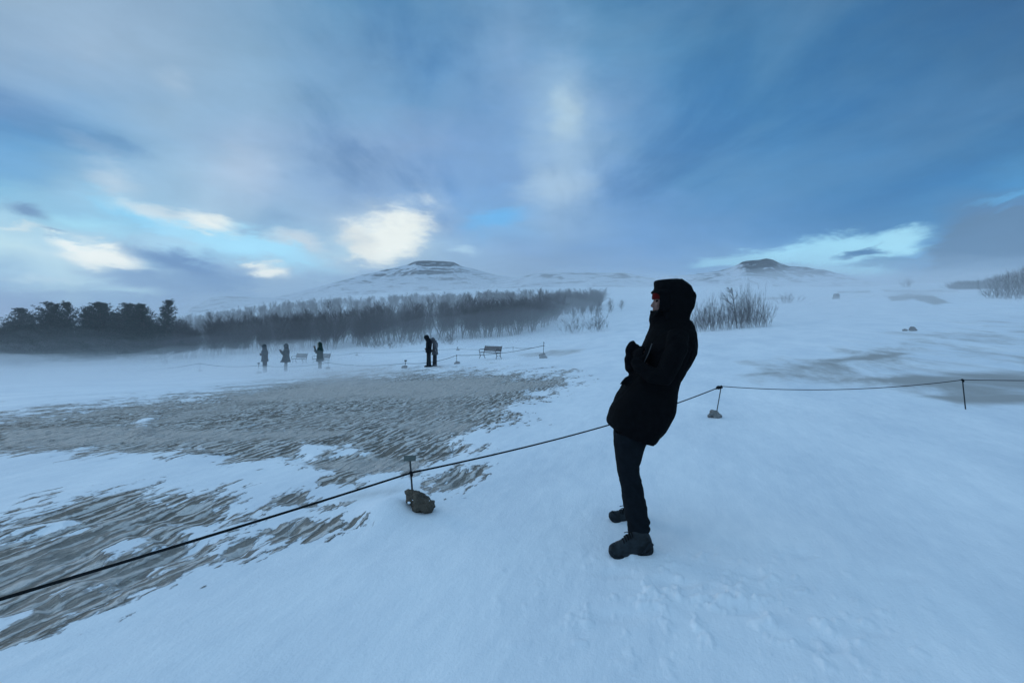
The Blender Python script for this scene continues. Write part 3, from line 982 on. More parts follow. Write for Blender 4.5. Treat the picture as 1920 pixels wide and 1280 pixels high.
def bare_tree(seed, h, stems=1, nb=16, nt=5, nf=4, lean=0.1, thick=1.0, tw=1.0):
    """leafless wind-bent birch: trunk mesh builder and crown (branches and twigs) mesh builder"""
    rng = random.Random(seed)
    tr, cr = MB(), MB()
    for s in range(stems):
        d0 = Vector((rng.gauss(lean, .12), rng.gauss(0, .12), 1)).normalized()
        base = Vector((rng.gauss(0, .12) * (stems > 1), rng.gauss(0, .12) * (stems > 1), -0.3))
        hh = h * rng.uniform(.75, 1.0)
        pts = stem(tr, base, d0, hh * .92 + .3, 0.045 * thick * h / 4, 0.008, 8, .06, rng, 5, .02)
        for i in range(nb):
            t = rng.uniform(.10, 1) ** .85
            k = t * (len(pts) - 1)
            j = min(int(k), len(pts) - 2)
            p = pts[j].lerp(pts[j + 1], k - j)
            d = rdir(rng, (pts[j + 1] - pts[j]).normalized(), rng.uniform(.35, .8))
            bl = h * .36 * (1.15 - t) * rng.uniform(.7, 1.2) + .25
            bp = stem(cr, p, d, bl, .014 * thick, .005, 4, .12, rng, 3, .10)
            for a in range(nt):
                q = bp[rng.randint(1, 4)]
                tl = bl * rng.uniform(.35, .7)
                tp = stem(cr, q, rdir(rng, (d + Vector((0, 0, .4))).normalized(), rng.uniform(.3, .8)), tl, .0075 * tw, .004 * tw, 2, .15, rng, 3, .12)
                for c in range(nf):
                    stem(cr, tp[rng.randint(0, 2)], rdir(rng, (tp[2] - tp[0]).normalized(), rng.uniform(.3, .8)), tl * rng.uniform(.3, .7), .005 * tw, .003 * tw, 1, .1, rng, 3, .1)
    return tr, cr


def shrub(seed, stems=9, spread=.42):
    """many-stemmed leafless scrub, one metre high; twigs fan upward"""
    rng = random.Random(seed)
    m = MB()
    for i in range(stems):
        b = Vector((rng.gauss(0, spread * .6), rng.gauss(0, spread * .4), -.08))
        d = Vector((b.x * .5 + rng.gauss(0, .22), rng.gauss(0, .2), 1)).normalized()
        hh = rng.uniform(.45, 1.0)
        pts = stem(m, b, d, hh, .007, .003, 6, .10, rng, 3, .03)
        for k in range(8):
            q = pts[rng.randint(1, 6)]
            bl = hh * rng.uniform(.2, .5)
            bp = stem(m, q, rdir(rng, d, rng.uniform(.25, .75)), bl, .004, .002, 3, .14, rng, 3, .10)
            for a in range(4):
                tp = stem(m, bp[rng.randint(1, 3)], rdir(rng, d, rng.uniform(.2, .8)), bl * .5, .0026, .0016, 2, .15, rng, 3, .1)
    return m


def pine(seed, h, spread=0.36, fat=2.1):
    """conifer with uneven wind-cut crown made of needle tufts"""
    rng = random.Random(seed)
    tr, nd_ = MB(), MB()
    pts = stem(tr, Vector((0, 0, -.4)), Vector((.03, 0, 1)), h * .95 + .4, .13, .03, 8, .025, rng, 7, .03)
    z = h * .06
    while z < h * .97:
        f = z / h
        R = fat * h * spread * (1 - f) ** .9 * rng.uniform(.7, 1.1) * (0.90 + .10 * math.sin(f * 9 + seed)) + .12
        k = (z + .4) / (h * .95 + .4) * 8
        j = min(int(k), 7)
        p0 = pts[j].lerp(pts[min(j + 1, 8)], min(k - j, 1))
        for b in range(rng.randint(4, 6)):
            a = rng.uniform(0, 2 * math.pi)
            rr = R * rng.uniform(.5, 1.15)
            d = Vector((math.cos(a), math.sin(a), rng.uniform(.05, .5) + .3 * f))
            bp = stem(tr, p0, d, rr, .035 * (1 - f) + .012, .008, 3, .08, rng, 4, .08)
            nc = max(2, int(rr / .28))
            for c in range(nc):
                t = (c + 1) / nc
                kk = t * 3
                jj = min(int(kk), 2)
                q = bp[jj].lerp(bp[jj + 1], kk - jj) + Vector((rng.gauss(0, .1), rng.gauss(0, .1), rng.gauss(0, .06)))
                cs = rng.uniform(.20, .36) * (1 - .65 * f)
                for n_ in range(20):
                    o = Vector((rng.gauss(0, cs * .55), rng.gauss(0, cs * .55), rng.gauss(0, cs * .38)))
                    dd = (o + Vector((0, 0, .12))).normalized()
                    s_ = rng.uniform(.09, .17)
                    sd_ = dd.orthogonal().normalized()
                    sd_ = (sd_ * math.cos(n_) + dd.cross(sd_) * math.sin(n_)) * .028
                    nd_.add([q + o - sd_, q + o + sd_, q + o + dd * s_ + sd_ * .4, q + o + dd * s_ - sd_ * .4], [(0, 1, 2, 3)])
        z += rng.uniform(.22, .38) * (1 - .5 * f)
    return tr, nd_


def place(o, px, D, dz=0.0, rz=0.0, sc=1.0):
    x = (px - 960) / F * D
    o.location = (x, D, float(base_z(x, D)) + dz)
    o.rotation_euler = (0, 0, rz)
    o.scale = (sc, sc, sc)
    return o


R = random.Random(7)
# ---- pines on the left edge of the wood
protos = []
for i in range(4):
    t = empty("pine_tree", (0, 0, 0))
    a, b = pine(100 + i * 7, 8.0, (.34, .30, .40, .28)[i])
    a.build("trunk", M_BARK, t, world_coords=False)
    b.build("crown", M_NEEDLE, t, smooth=False, world_coords=False)
    protos.append(t)
used = set()
LEAD = [  # crown top (px, row), kind, label
    (30, 576, 0, "broad dark pine at the far left end of the wood"),
    (98, 566, 2, "wide dark pine with ragged crown, second tall one from the left end"),
    (132, 565, 1, "pointed dark pine just right of the widest crown"),
    (165, 574, 2, "dark pine with low rounded top left of the paired tops"),
    (190, 567, 0, "dark pine with small spike rising from its crown"),
    (203, 564, 3, "dark pine whose top is the right one of the middle group"),
    (245, 568, 2, "dark pine with rounded top before the gap in the row"),
    (272, 567, 3, "narrow dark pine between the rounded pine and the cone-shaped one"),
    (309, 561, 1, "cone-shaped dark pine, last tall one before the bare birches"),
]
for px, row, k, lab in LEAD:
    t = protos[k] if k not in used else copy_tree(protos[k])
    used.add(k)
    D = R.uniform(61, 66)
    place(t, px, D, 0, R.uniform(0, 6.28))
    top = EYE - (row - HY) / F * D
    s = (top - t.location.z) / 8.0
    w_ = R.uniform(.8, 1.35)
    t.scale = (s * w_, s * w_, s)
    tag(t, lab, "tree", "dark pines at the left end of the wood")
for i in range(34):
    t = copy_tree(protos[i % 4])
    px = -190 + i * 14.5 + R.uniform(-8, 8)
    place(t, px, R.uniform(62, 82), 0, R.uniform(0, 6.28), R.uniform(.62, .86) * (1 if px < 290 else .82))
    t['label'] = "lower dark pine filling the mass below the tall pine crowns"
    t['category'] = "tree"
    t['group'] = "lower pines among the tall ones"

# ---- bare birches
bp_ = []
for i in range(7):
    t = empty("birch_tree", (0, 0, 0))
    a, b = bare_tree(200 + i, 4.6, stems=(1, 2, 3)[i % 3], nb=(30, 20, 15)[i % 3], nt=6, nf=5, lean=(.12, .22, -.05)[i % 3], thick=1.1, tw=1.25)
    a.build("trunk", M_BARK, t, world_coords=False)
    b.build("crown", M_TWIG, t, smooth=False, world_coords=False)
    bp_.append(t)


def wood_front(px):
    return float(np.interp(px, [-200, 330, 700, 850, 960, 1010, 1035, 1060, 1100, 1140], [64, 60, 60, 61, 64, 68, 84, 106, 118, 130]))


ntree = 0
spots = []
while len(spots) < 240:
    px = R.uniform(325, 1130)
    if px > 1030 and R.random() < .5:
        continue
    D = wood_front(px) + abs(R.gauss(0, 8 if px < 1030 else 6))
    spots.append((px, D))
for k, (px, D) in enumerate(sorted(spots, key=lambda q: q[1])):
    t = bp_[k] if k < 7 else copy_tree(bp_[R.randrange(7)])
    place(t, px, D, 0, R.uniform(-.6, .6) + (math.pi if R.random() < .25 else 0), R.uniform(.75, 1.12))
    tag(t, "bare grey birch standing in the front rows of the wood", "tree", "bare birches along the front of the wood")
for px, D, sc, lab in [
    (1090, 96, .5, "small bare birch alone on the snow at the right end of the wood"), (1108, 98, .55, "small thin birch second from the wood's right end"),
    (1128, 101, .6, "bare birch near the lone saplings right of the wood"), (1148, 108, .7, "slim bare birch on the white slope behind the two low bushes"),
    (1165, 112, .6, "last small birch right of the wood, left of the man's hood"), (1140, 99, .45, "low birch sapling beside the slim birch on the slope"),
    (1075, 92, .5, "bare birch sapling below the wood's dark shoulder"), (1118, 94, .4, "tiny birch sapling just above the low bushes")]:
    t = copy_tree(bp_[int(px) % 7])
    place(t, px, D, 0, R.uniform(0, 6), sc)
    tag(t, lab, "tree", "scattered birch saplings right of the wood")

# the wood behind reads as one mass
lo = []
for i in range(5):
    a, b = bare_tree(300 + i, 5.4, stems=1 + i % 2, nb=16, nt=5, nf=3, lean=.1, thick=1.5, tw=2.1)
    b.add(a.v, a.f)
    lo.append((np.array(b.v), b.f))
fv, fl_, off, cnt = [], [], 0, 0
lf_ = []
for i in range(5):
    fa = lo[i][1]
    assert all(len(q) == 4 for q in fa)
    lf_.append(np.array(fa))
while cnt < 950:
    px = R.uniform(250, 1130)
    fr = wood_front(px)
    D = (fr + 5) + (R.random() ** 1.15) * (float(np.interp(px, [250, 400, 900, 1000, 1030, 1130], [240, 250, 240, 170, 60, 32])) - 5)
    if D < fr + 4:
        continue
    x = (px - 960) / F * D
    i = R.randrange(5)
    s, a = R.uniform(.75, 1.15), R.uniform(0, 6.28)
    v = lo[i][0] * s
    v = np.stack([v[:, 0] * math.cos(a) - v[:, 1] * math.sin(a), v[:, 0] * math.sin(a) + v[:, 1] * math.cos(a), v[:, 2]], 1)
    v = v + np.array([x, D, float(base_z(x, D))])
    fv.append(v)
    fl_.append(lf_[i] + off)
    off += len(v)
    cnt += 1
V, Q = np.concatenate(fv), np.concatenate(fl_)
wm = bpy.data.meshes.new("birch_wood")
wm.vertices.add(len(V))
wm.vertices.foreach_set('co', V.reshape(-1).astype(np.float32))
wm.loops.add(Q.size)
wm.loops.foreach_set('vertex_index', Q.reshape(-1).astype(np.int32))
wm.polygons.add(len(Q))
wm.polygons.foreach_set('loop_start', (np.arange(len(Q)) * 4).astype(np.int32))
wm.update(calc_edges=True)
wo_ = link("birch_wood", wm, M_TWIG, smooth=False)
tag(wo_, "dense mass of bare grey birches filling the wood behind its front rows", kind='stuff')

# ---- shrubs
shp = [shrub(400 + i, (17, 20, 13)[i]) for i in range(3)]
shm = []
for m_ in shp:
    o = m_.build("bare_shrub", M_TWIG, None, smooth=False)
    shm.append(o)
SH = [  # px, D, height, width, label
    (1318, 41, 1.9, 1.6, "dense bare shrub just right of the man's hood"), (1338, 40, 2.2, 1.7, "dark dense shrub in the thicket's left half"), (1352, 42, 2.4, 1.5, "bare shrub left of the leaning tree in the thicket"),
    (1366, 39.5, 2.0, 1.7, "low bare shrub at the foot of the leaning tree"), (1392, 41, 2.6, 1.6, "bare shrub right of the leaning tree in the thicket"), (1408, 40.5, 2.9, 1.5, "tallest twiggy shrub in the thicket's right half"),
    (1420, 41.5, 2.5, 1.5, "dense shrub second from the thicket's right end"), (1434, 40, 1.6, 1.5, "low thin shrub at the thicket's right end"), (1380, 43, 2.4, 1.8, "bare shrub behind the leaning tree's trunk"), (1328, 43, 2.0, 1.5, "shrub behind the thicket's left half"), (1402, 42.5, 2.6, 1.5, "shrub tucked behind the tallest twiggy one"), (1306, 42, 1.5, 1.3, "low shrub half hidden behind the man's neck"),
    (1078, 58, 1.7, 2.2, "left one of the two low thin bushes below the wood's end"), (1124, 58, 1.9, 2.4, "right one of the two low thin bushes below the wood's end"),
    (1240, 60, 1.3, 2.0, "low pale shrub behind the man's head"),
    (1480, 88, 1.7, 2.6, "small lone bush on the snow slope left of the round stone"), (1704, 136, 2.0, 3.2, "faint bush on the skyline at right"), (1796, 138, 1.3, 2.0, "tiny bush on the skyline left of the dark brush line"),
    (1796, 104, .9, 1.8, "small dark tuft on the slope below the brush line"),
    (1872, 66, 2.3, 3.0, "wind-bent grey bush near the right edge of the picture"), (1890, 63, 2.7, 3.4, "largest grey bush near the right edge of the picture"), (1912, 64, 2.9, 3.4, "grey bush cut by the right edge of the picture"), (1938, 65, 3.0, 3.4, "grey bush just beyond the right edge"),
    (735, 52, .9, 1.6, "low snow-crusted bush behind the hooded pair"), (708, 54, .8, 1.4, "low snow-crusted bush left of the hooded pair"), (845, 52, .9, 1.5, "snow-crusted bush right of the hooded pair"), (775, 55, .8, 1.3, "small crusted bush behind the dark hooded person"),
    (310, 50, .7, .6, "small tuft alone on the snow left of the people"),
]
for i, (px, D, hh, ww, lab) in enumerate(SH):
    o = shm[i] if i < 3 else shm[i % 3].copy()
    if i >= 3:
        C.objects.link(o)
    place(o, px, D, 0, R.uniform(-.3, .3))
    o.scale = (ww * .9, ww * .9, hh)
    tag(o, lab, "bush", "bare bushes on the snow slopes")
for i in range(110):   # brush line on the right skyline
    o = shm[i % 3].copy()
    C.objects.link(o)
    f = i / 109
    px = 1790 + f * 190 + R.uniform(-3, 3)
    place(o, px, 108 + R.uniform(-4, 6), 0, R.uniform(-.3, .3))
    hh = 1.3 + 4.6 * max(0, f - .25) * R.uniform(.85, 1.1)
    o.scale = (2.4, 2.4, hh)
    tag(o, "dark bush in the brush line along the right skyline", "bush", "bushes in the right skyline brush line")

t = empty("leaning_tree", (0, 0, 0))
rng = random.Random(3)
tr, cr = MB(), MB()
pts = [Vector(p) for p in [(.22, 0, -.3), (.18, 0, .5), (.05, 0, 1.2), (-.02, 0, 1.8), (-.07, 0, 2.3), (-.12, 0, 2.7), (-.2, 0, 3.0)]]
tr.tube(pts, [.06, .05, .042, .035, .027, .018, .01], 6)
for k, (j, a, ln) in enumerate([(1, -.8, 1.1), (2, -.75, 1.3), (2, -.5, 1.3), (3, -.7, 1.1), (3, -.9, 1.0), (4, -.6, .8), (4, .5, .4), (5, -.7, .6), (5, -.3, .5), (6, -.8, .4), (6, .1, .3), (2, -1.0, .9)]):
    d = Vector((math.sin(a), rng.gauss(0, .25), math.cos(a)))
    b = stem(cr, pts[j], d, ln, .02, .007, 4, .08, rng, 4, .06)
    for c in range(9):
        q = b[rng.randint(1, 4)]
        tp = stem(cr, q, rdir(rng, d, rng.uniform(.3, .7)), ln * .4, .009, .005, 2, .1, rng, 3, .05)
        for e in range(3):
            stem(cr, tp[rng.randint(0, 2)], rdir(rng, d, .5), ln * .2, .006, .004, 1, .1, rng, 3)
tr.build("trunk", M_BARK, t, world_coords=False)
cr.build("crown", M_TWIG, t, smooth=False, world_coords=False)
place(t, 1377, 41, 0, 0, .98)
tag(t, "slim bare tree with branches swept left, rising from the thicket", "tree")

# ================================================================ rocks
def rock(name, label, px, D, size, seed, mt=M_GREYROCK, sink=.25, parent=None, rot=0.0, sub=3, group=None):
    bm = bmesh.new()
    bmesh.ops.create_icosphere(bm, subdivisions=sub, radius=1)
    co = np.array([v.co[:] for v in bm.verts])
    n = fbm(co[:, 0] * 1.3 + seed, co[:, 1] * 1.3 + co[:, 2] * 1.7, seed, 4)
    n2 = fbm(co[:, 2] * 2.1 + seed, co[:, 0] * 2.1 - co[:, 1], seed + 3, 3)
    for v, a, b in zip(bm.verts, n, n2):
        k = 1 + a * .7 + b * .25
        v.co = Vector((v.co.x * size[0] * k, v.co.y * size[1] * k, v.co.z * size[2] * k))
    m = bpy.data.meshes.new(name)
    bmesh.ops.rotate(bm, verts=bm.verts, cent=(0, 0, 0), matrix=Matrix.Rotation(rot, 3, 'Y'))
    bm.to_mesh(m)
    bm.free()
    o = link(name, m, mt, parent, smooth=sub > 3)
    if parent is None:
        x = (px - 960) / F * D
        o.location = (x, D, ground(x, D) + size[2] * (1 - 2 * sink))
        tag(o, label, "rock", group)
    return o


rock("stone", "round dark stone alone on the right snow slope", 1568, 92, (.6, .5, .62), 3, sub=4)
rock("stone", "small dark stone on the grey strip in the right field", 1711, 28, (.17, .14, .15), 8)
rock("stone", "smaller stone beside the dark one on the grey strip", 1697, 28.3, (.13, .12, .08), 9)

# ================================================================ rope barrier
def post(px, base_row, D, top_px, top_row, label, sign=None, rocksize=(.2, .16, .12), seed=1, mt=M_GREYROCK, r=.008, over=0.0, group=None, rockrot=0.0, rk=True):
    """iron rod set in a stone; the rope is tied at the rod's top (or below its sign)"""
    x = (px - 960) / F * D
    z = ground(x, D)
    t = empty("rope_post", (x, D, z), label, "rope post", group)
    zt = EYE - (top_row - HY) / F * D
    top = Vector(((top_px - 960) / F * D, D, zt))
    b = Vector((x, D, z - .05))
    m = MB()
    end = top + (top - b).normalized() * over
    m.tube([b, top, end] if over else [b, top + Vector((0, 0, .01))], r, 8)
    m.build("rod", M_IRON, t)
    if sign:
        w_, h_, tilt, yaw = sign
        s = MB()
        rot = Matrix.Rotation(yaw, 3, 'Z') @ Matrix.Rotation(tilt, 3, 'X')
        s.box(end + Vector((0, 0, 0)), (w_, .008, h_), rot)
        s.build("sign_plate", M_PLATE, t, smooth=False)
    k = MB()
    k.ell(top, (r * 2.2, r * 2.2, r * 2.0), None, 10, 8)
    k.ell(top + Vector((r * .8, -r, -r * 2)), (r * 1.7, r * 1.5, r * 2.2), None, 10, 8)
    k.build("knot", M_ROPE, t)
    if rk:
        rk_ = rock("stone_base", None, 0, 0, rocksize, seed, mt, parent=t, rot=rockrot, sub=4)
        rk_.location = (0, 0, rocksize[2] * .35)
    return t, top


G1 = "posts of the near rope barrier"
pA, topA = post(776, 962, 4.02, 770.5, 886, "near rope post with small blank sign, set in a brown boulder", (.094, .044, math.radians(-28), math.radians(4)), r=.0075, over=.115, group=G1, rk=False)
# the boulder: an overhanging, leaning stone half wrapped in drifted snow
bo = pA.location
mb = MB()


def Q(px, row, dy=0.0):
    return P(px, row, 4.02 + dy)


OUT = [(759, 924), (764, 917.5), (771, 916), (781, 920.5), (792.5, 926), (801, 931), (807, 932.5), (815, 939.5), (818.5, 948), (815, 956.5), (804, 963.5), (795, 967), (787, 968), (778.5, 973),
       (773, 974), (770, 966), (771.5, 955), (770, 948), (768, 944.5), (766, 938), (761, 941), (758.5, 931)]
cx_, cy_ = 787, 947
rk_r = []
for dy_, s_ in [(-.115, .18), (-.10, .50), (-.075, .74), (-.04, .93), (0, 1.0), (.05, .97), (.09, .75), (.12, .3)]:
    rk_r.append([Q(cx_ + (a - cx_) * s_, cy_ + (b_ - cy_) * s_, dy_) for a, b_ in OUT])
mb.rings(rk_r)


def rock_wr(co):
    return 0.030 * fbm(co[:, 0] * 15, co[:, 2] * 15 + co[:, 1] * 9, 77, 5, .6) + .004 - .016 * np.abs(fbm(co[:, 1] * 22, co[:, 2] * 24 + co[:, 0] * 9, 78, 3))


bmesh_rock = shift_mesh(remeshed(mb, .006, 1, rock_wr), pA.location)
link("boulder_base", bmesh_rock, M_ROCK, pA)
sn = MB()
for (q, rr) in [((767, 942), .010), ((774, 937), .005), ((805, 938), .004), ((778, 972), .012), ((792, 969), .014), ((783, 972), .012)]:
    sn.ell(Q(q[0], q[1], -.085 if q[1] < 950 else -.09), (rr * 1.4, rr, rr), None, 10, 8)
sm = shift_mesh(remeshed(sn, .004, 1), pA.location)
link("snow_patch", sm, M_SNOWCAP, pA)

pB, topB = post(1341, 782, 7.9, 1352.5, 724, "near rope post leaning right with a small grey stone base, right of the man", None, (.082, .078, .080), 14, r=.008, group=G1)
pC, topC = post(1811, 765, 8.1, 1804.5, 712, "thin tilted rope post standing on the grey ground at right", None, (.06, .06, .025), 16, r=.009, group=G1, rk=False)
pD_x, pD_y = -2.95, .62
zt = ground(pD_x, pD_y)
pD = empty("rope_post", (pD_x, pD_y, zt), "rope post beyond the left edge of the picture", "rope post", G1)
m = MB()
m.tube([(pD_x, pD_y, zt - .05), (pD_x + .02, pD_y, zt + .48)], .0075, 8)
m.build("rod", M_IRON, pD)
topD = Vector((pD_x + .02, pD_y, zt + .46))
rk_ = rock("stone_base", None, 0, 0, (.13, .12, .09), 44, M_ROCK, parent=pD, sub=4)
pE_x, pE_y = 14.8, 8.6
zt = ground(pE_x, pE_y)
pE = empty("rope_post", (pE_x, pE_y, zt), "rope post beyond the right edge of the picture", "rope post", G1)
m = MB()
m.tube([(pE_x, pE_y, zt - .05), (pE_x, pE_y, zt + .46)], .008, 8)
m.build("rod", M_IRON, pE)
topE = Vector((pE_x, pE_y, zt + .45))
rk_ = rock("stone_base", None, 0, 0, (.13, .12, .09), 45, M_GREYROCK, parent=pE, sub=4)


def sag(a, b, s, n=24):
    return [a.lerp(b, i / n) + Vector((0, 0, -4 * s * (i / n) * (1 - i / n))) for i in range(n + 1)]


mid = P(0, 1123, 2.045)
ropeL = sag(topD, mid, .0, 6)[:-1] + sag(mid, topA, .006, 24)
m = MB()
rp_ = ropeL + sag(topA, topB, .085, 40)[1:]
m.tube(rp_, .0078, 8)
rp2 = sag(topB, topC, .10, 30) + sag(topC, topE, .06, 20)[1:]
m.tube(rp2, .0055, 8)
rope = m.build("rope", M_ROPE, None)
tag(rope, "dark rope strung low across the foreground behind the leaning man", "rope")
k = MB()
d = (topB - topA).normalized()
c0 = topA.lerp(topB, .984) + Vector((0, 0, -4 * .085 * .984 * .016))
for i, (s_, rr) in enumerate([(-.06, .014), (-.03, .022), (0, .028), (.03, .020), (-.015, .026)]):
    k.ell(c0 + d * s_ + Vector((0, 0, -.002 * i + .004)), (rr * 1.4, rr, rr), None, 10, 8)
k.tube([c0 + d * -.06, c0 + d * -.10 + Vector((0, 0, -.02))], .008, 6)
kk = link("knot", remeshed(k, .006, 1), M_ROPE, rope)

G2 = "posts of the far rope barrier"
far = [
    (375, 693, 38, 375, 681, "far rope post left of all the people", None), (485, 700, 33, 485, 685, "far rope post with small sign beside the leftmost person", (.14, .09, -.4, .3)),
    (616, 695, 33, 615, 680, "far rope post just right of the person in green", None), (759, 691, 27.5, 760, 681, "far rope post with small dark sign left of the hooded pair", (.13, .09, -.4, .4)),
    (856, 686, 27.5, 856, 666, "far rope post between the hooded pair and the clear bench", None), (1018.5, 668, 27, 1019.5, 647.5, "last far rope post in a round stone, right of the clear bench", (.09, .08, -.4, 1.0)),
]
tops = []
for i, (px, row, D, tpx, trow, lab, sg) in enumerate(far):
    x = (px - 960) / F * D
    t, tp = post(px, row, D, tpx, trow, lab, sg, (.20, .17, .18) if i == 5 else (.15, .13, .10), 20 + i, r=.012, over=.14 if sg else 0, group=G2)
    tops.append(tp)
back = [
    (230, 702, 45, 230, 694, "faint back-row rope post far out on the left snow"), (669, 672, 46, 669, 661, "faint back-row rope post between the green coat and the pair"), (858, 664, 42, 858, 653.5, "faint back-row rope post with small cap behind the pair"), (962, 660, 36, 962, 651, "back-row rope post just right of the clear bench"),
]
tb = []
for i, (px, row, D, tpx, trow, lab) in enumerate(back):
    t, tp = post(px, row, D, tpx, trow, lab, (.1, .08, -.4, .5) if i == 2 else None, (.14, .14, .08), 30 + i, r=.012, over=.1 if i == 2 else 0, group="posts of the back rope", rk=i != 3)
    tb.append(tp)
m = MB()
ln = [P(255, 695, 42)] + sag(P(255, 695, 42), tops[0], .1, 6)[1:]
for a, b in zip(tops[:-1], tops[1:]):
    ln += sag(a, b, .16, 10)[1:]
m.tube(ln, .011, 6)
tag(m.build("rope", M_ROPE, None), "far rope running past the people to the last stone-set post", "rope")
m = MB()
ln = [P(600, 666, 45)]
for a, b in zip([P(600, 666, 45)] + tb[1:], tb[1:] + [tops[5]]):
    ln += sag(a, b, .12, 10)[1:]
m.tube(ln, .010, 6)
tag(m.build("rope", M_ROPE, None), "faint back rope behind the benches, joining the last stone-set post", "rope")

# ================================================================ benches
def bench(px, D, rz, label, L_=1.55, group="park benches on the snow"):
    t = empty("park_bench", (0, 0, 0), label, "bench", group)
    s = MB()
    for k in range(4):
        s.box((0, -.20 + k * .115, .44), (L_, .095, .03))
    s.build("seat", M_BENCHWOOD, t, smooth=False, world_coords=False)
    b = MB()
    rot = Matrix.Rotation(math.radians(-14), 3, 'X')
    for k in range(4):
        b.box((0, .23 + k * .026, .56 + k * .088), (L_, .028, .078), rot)
    b.build("backrest", M_BENCHWOOD, t, smooth=False, world_coords=False)
    for sx in (-1, 1):
        x = sx * (L_ / 2 - .03)
        f = MB()
        f.tube([(x, -.24, .0), (x, -.20, .12), (x, -.16, .24), (x, -.22, .36), (x, -.22, .42), (x, .20, .42), (x, .24, .60), (x, .34, .90)], .022, 6)
        f.tube([(x, .30, .0), (x, .22, .14), (x, .17, .28), (x, .19, .42)], .022, 6)
        f.tube([(x, -.17, .16), (x, -.05, .25), (x, .06, .26), (x, .19, .16)], .014, 6)
        f.build("side_frame", M_BENCHIRON, t, world_coords=False)
        a = MB()
        a.tube([(x, -.22, .42), (x, -.27, .52), (x, -.25, .62), (x, -.15, .655), (x, .05, .65), (x, .25, .65)], .02, 6)
        a.build("armrest", M_BENCHIRON, t, world_coords=False)
    place(t, px, D, -.02, rz)
    return t


b = bench(919, 29.5, math.radians(-40), "clear iron-and-wood bench, nearest one, left of the last rope post", 1.5)
b.scale = (.9, .9, .84)
b.location.z = EYE - (672.5 - HY) / F * 29.5
b = bench(561, 41, math.radians(-25), "faint snow-veiled bench between the phone holder and the green coat", 1.2)
b.location.z = EYE - (683 - HY) / F * 41
b = bench(602, 40, math.radians(-35), "faint snow-veiled bench half hidden behind the person in green", 1.6)
b.location.z = EYE - (683.5 - HY) / F * 40

# ================================================================ people
def sring(c, a, b, n=28, e=2.4):
    """superellipse ring: centre, half-axis front-back, half-axis side-side"""
    out = []
    for k in range(n):
        t = 2 * math.pi * k / n
        ct, st = math.cos(t), math.sin(t)
        x = math.copysign(abs(ct) ** (2 / e), ct)
        y = math.copysign(abs(st) ** (2 / e), st)
        out.append(c + a * x + b * y)
    return out


def dense(rs, k=3):
    """smoothly insert sections between given (front, back, side) sections"""
    arr = np.array([[*f, *b, *w] for f, b, w in rs], float)
    out = []
    n = len(arr)
    for i in range(n - 1):
        p0, p1, p2, p3 = arr[max(i - 1, 0)], arr[i], arr[i + 1], arr[min(i + 2, n - 1)]
        for j in range(k):
            t = j / k
            out.append(0.5 * ((2 * p1) + (-p0 + p2) * t + (2 * p0 - 5 * p1 + 4 * p2 - p3) * t * t + (-p0 + 3 * p1 - 3 * p2 + p3) * t ** 3))
    out.append(arr[-1])
    return [(Vector(a[0:3]), Vector(a[3:6]), Vector(a[6:9])) for a in out]


def loft(mb, rs, e=2.4, k=3, n=28):
    mb.rings([sring((f + b) / 2, (f - b) / 2, w, n, e) for f, b, w in dense(rs, k)])


def hand(mb, wrist, fwd, palm_n, sc=1.0, curl=0.9, fist=0.0):
    """palm with four curled fingers of unequal length and a thumb from its side"""
    f = fwd.normalized()
    n = (palm_n - f * palm_n.dot(f)).normalized()
    s = f.cross(n)
    rot = Matrix((f, s, n)).transposed()
    mb.ell(wrist + f * .045 * sc, (.050 * sc, .042 * sc, .018 * sc), rot, 14, 10)
    for i, (o, ln) in enumerate([(-.030, .068), (-.010, .078), (.011, .073), (.031, .058)]):
        p = wrist + (f * .082 + s * o) * sc
        pts, d, ang = [p - f * .02 * sc, p], f.copy(), 0
        for j in range(3):
            ang += curl * (1.0, 1.0, .8)[j]
            d = f * math.cos(ang) + n * math.sin(ang)
            p = p + d * ln * sc * (.42, .32, .26)[j]
            pts.append(p)
        mb.tube(pts, [.011 * sc, .0115 * sc, .0108 * sc, .010 * sc, .0085 * sc], 8)
    p = wrist + (f * .025 - s * .032) * sc
    mb.tube([p, p + (-s * .030 + f * .020 + n * .01) * sc, p + (-s * .038 + f * .052 + n * .022) * sc, p + (-s * .022 + f * .075 + n * .035) * sc], [.014 * sc, .013 * sc, .012 * sc, .009 * sc], 8)


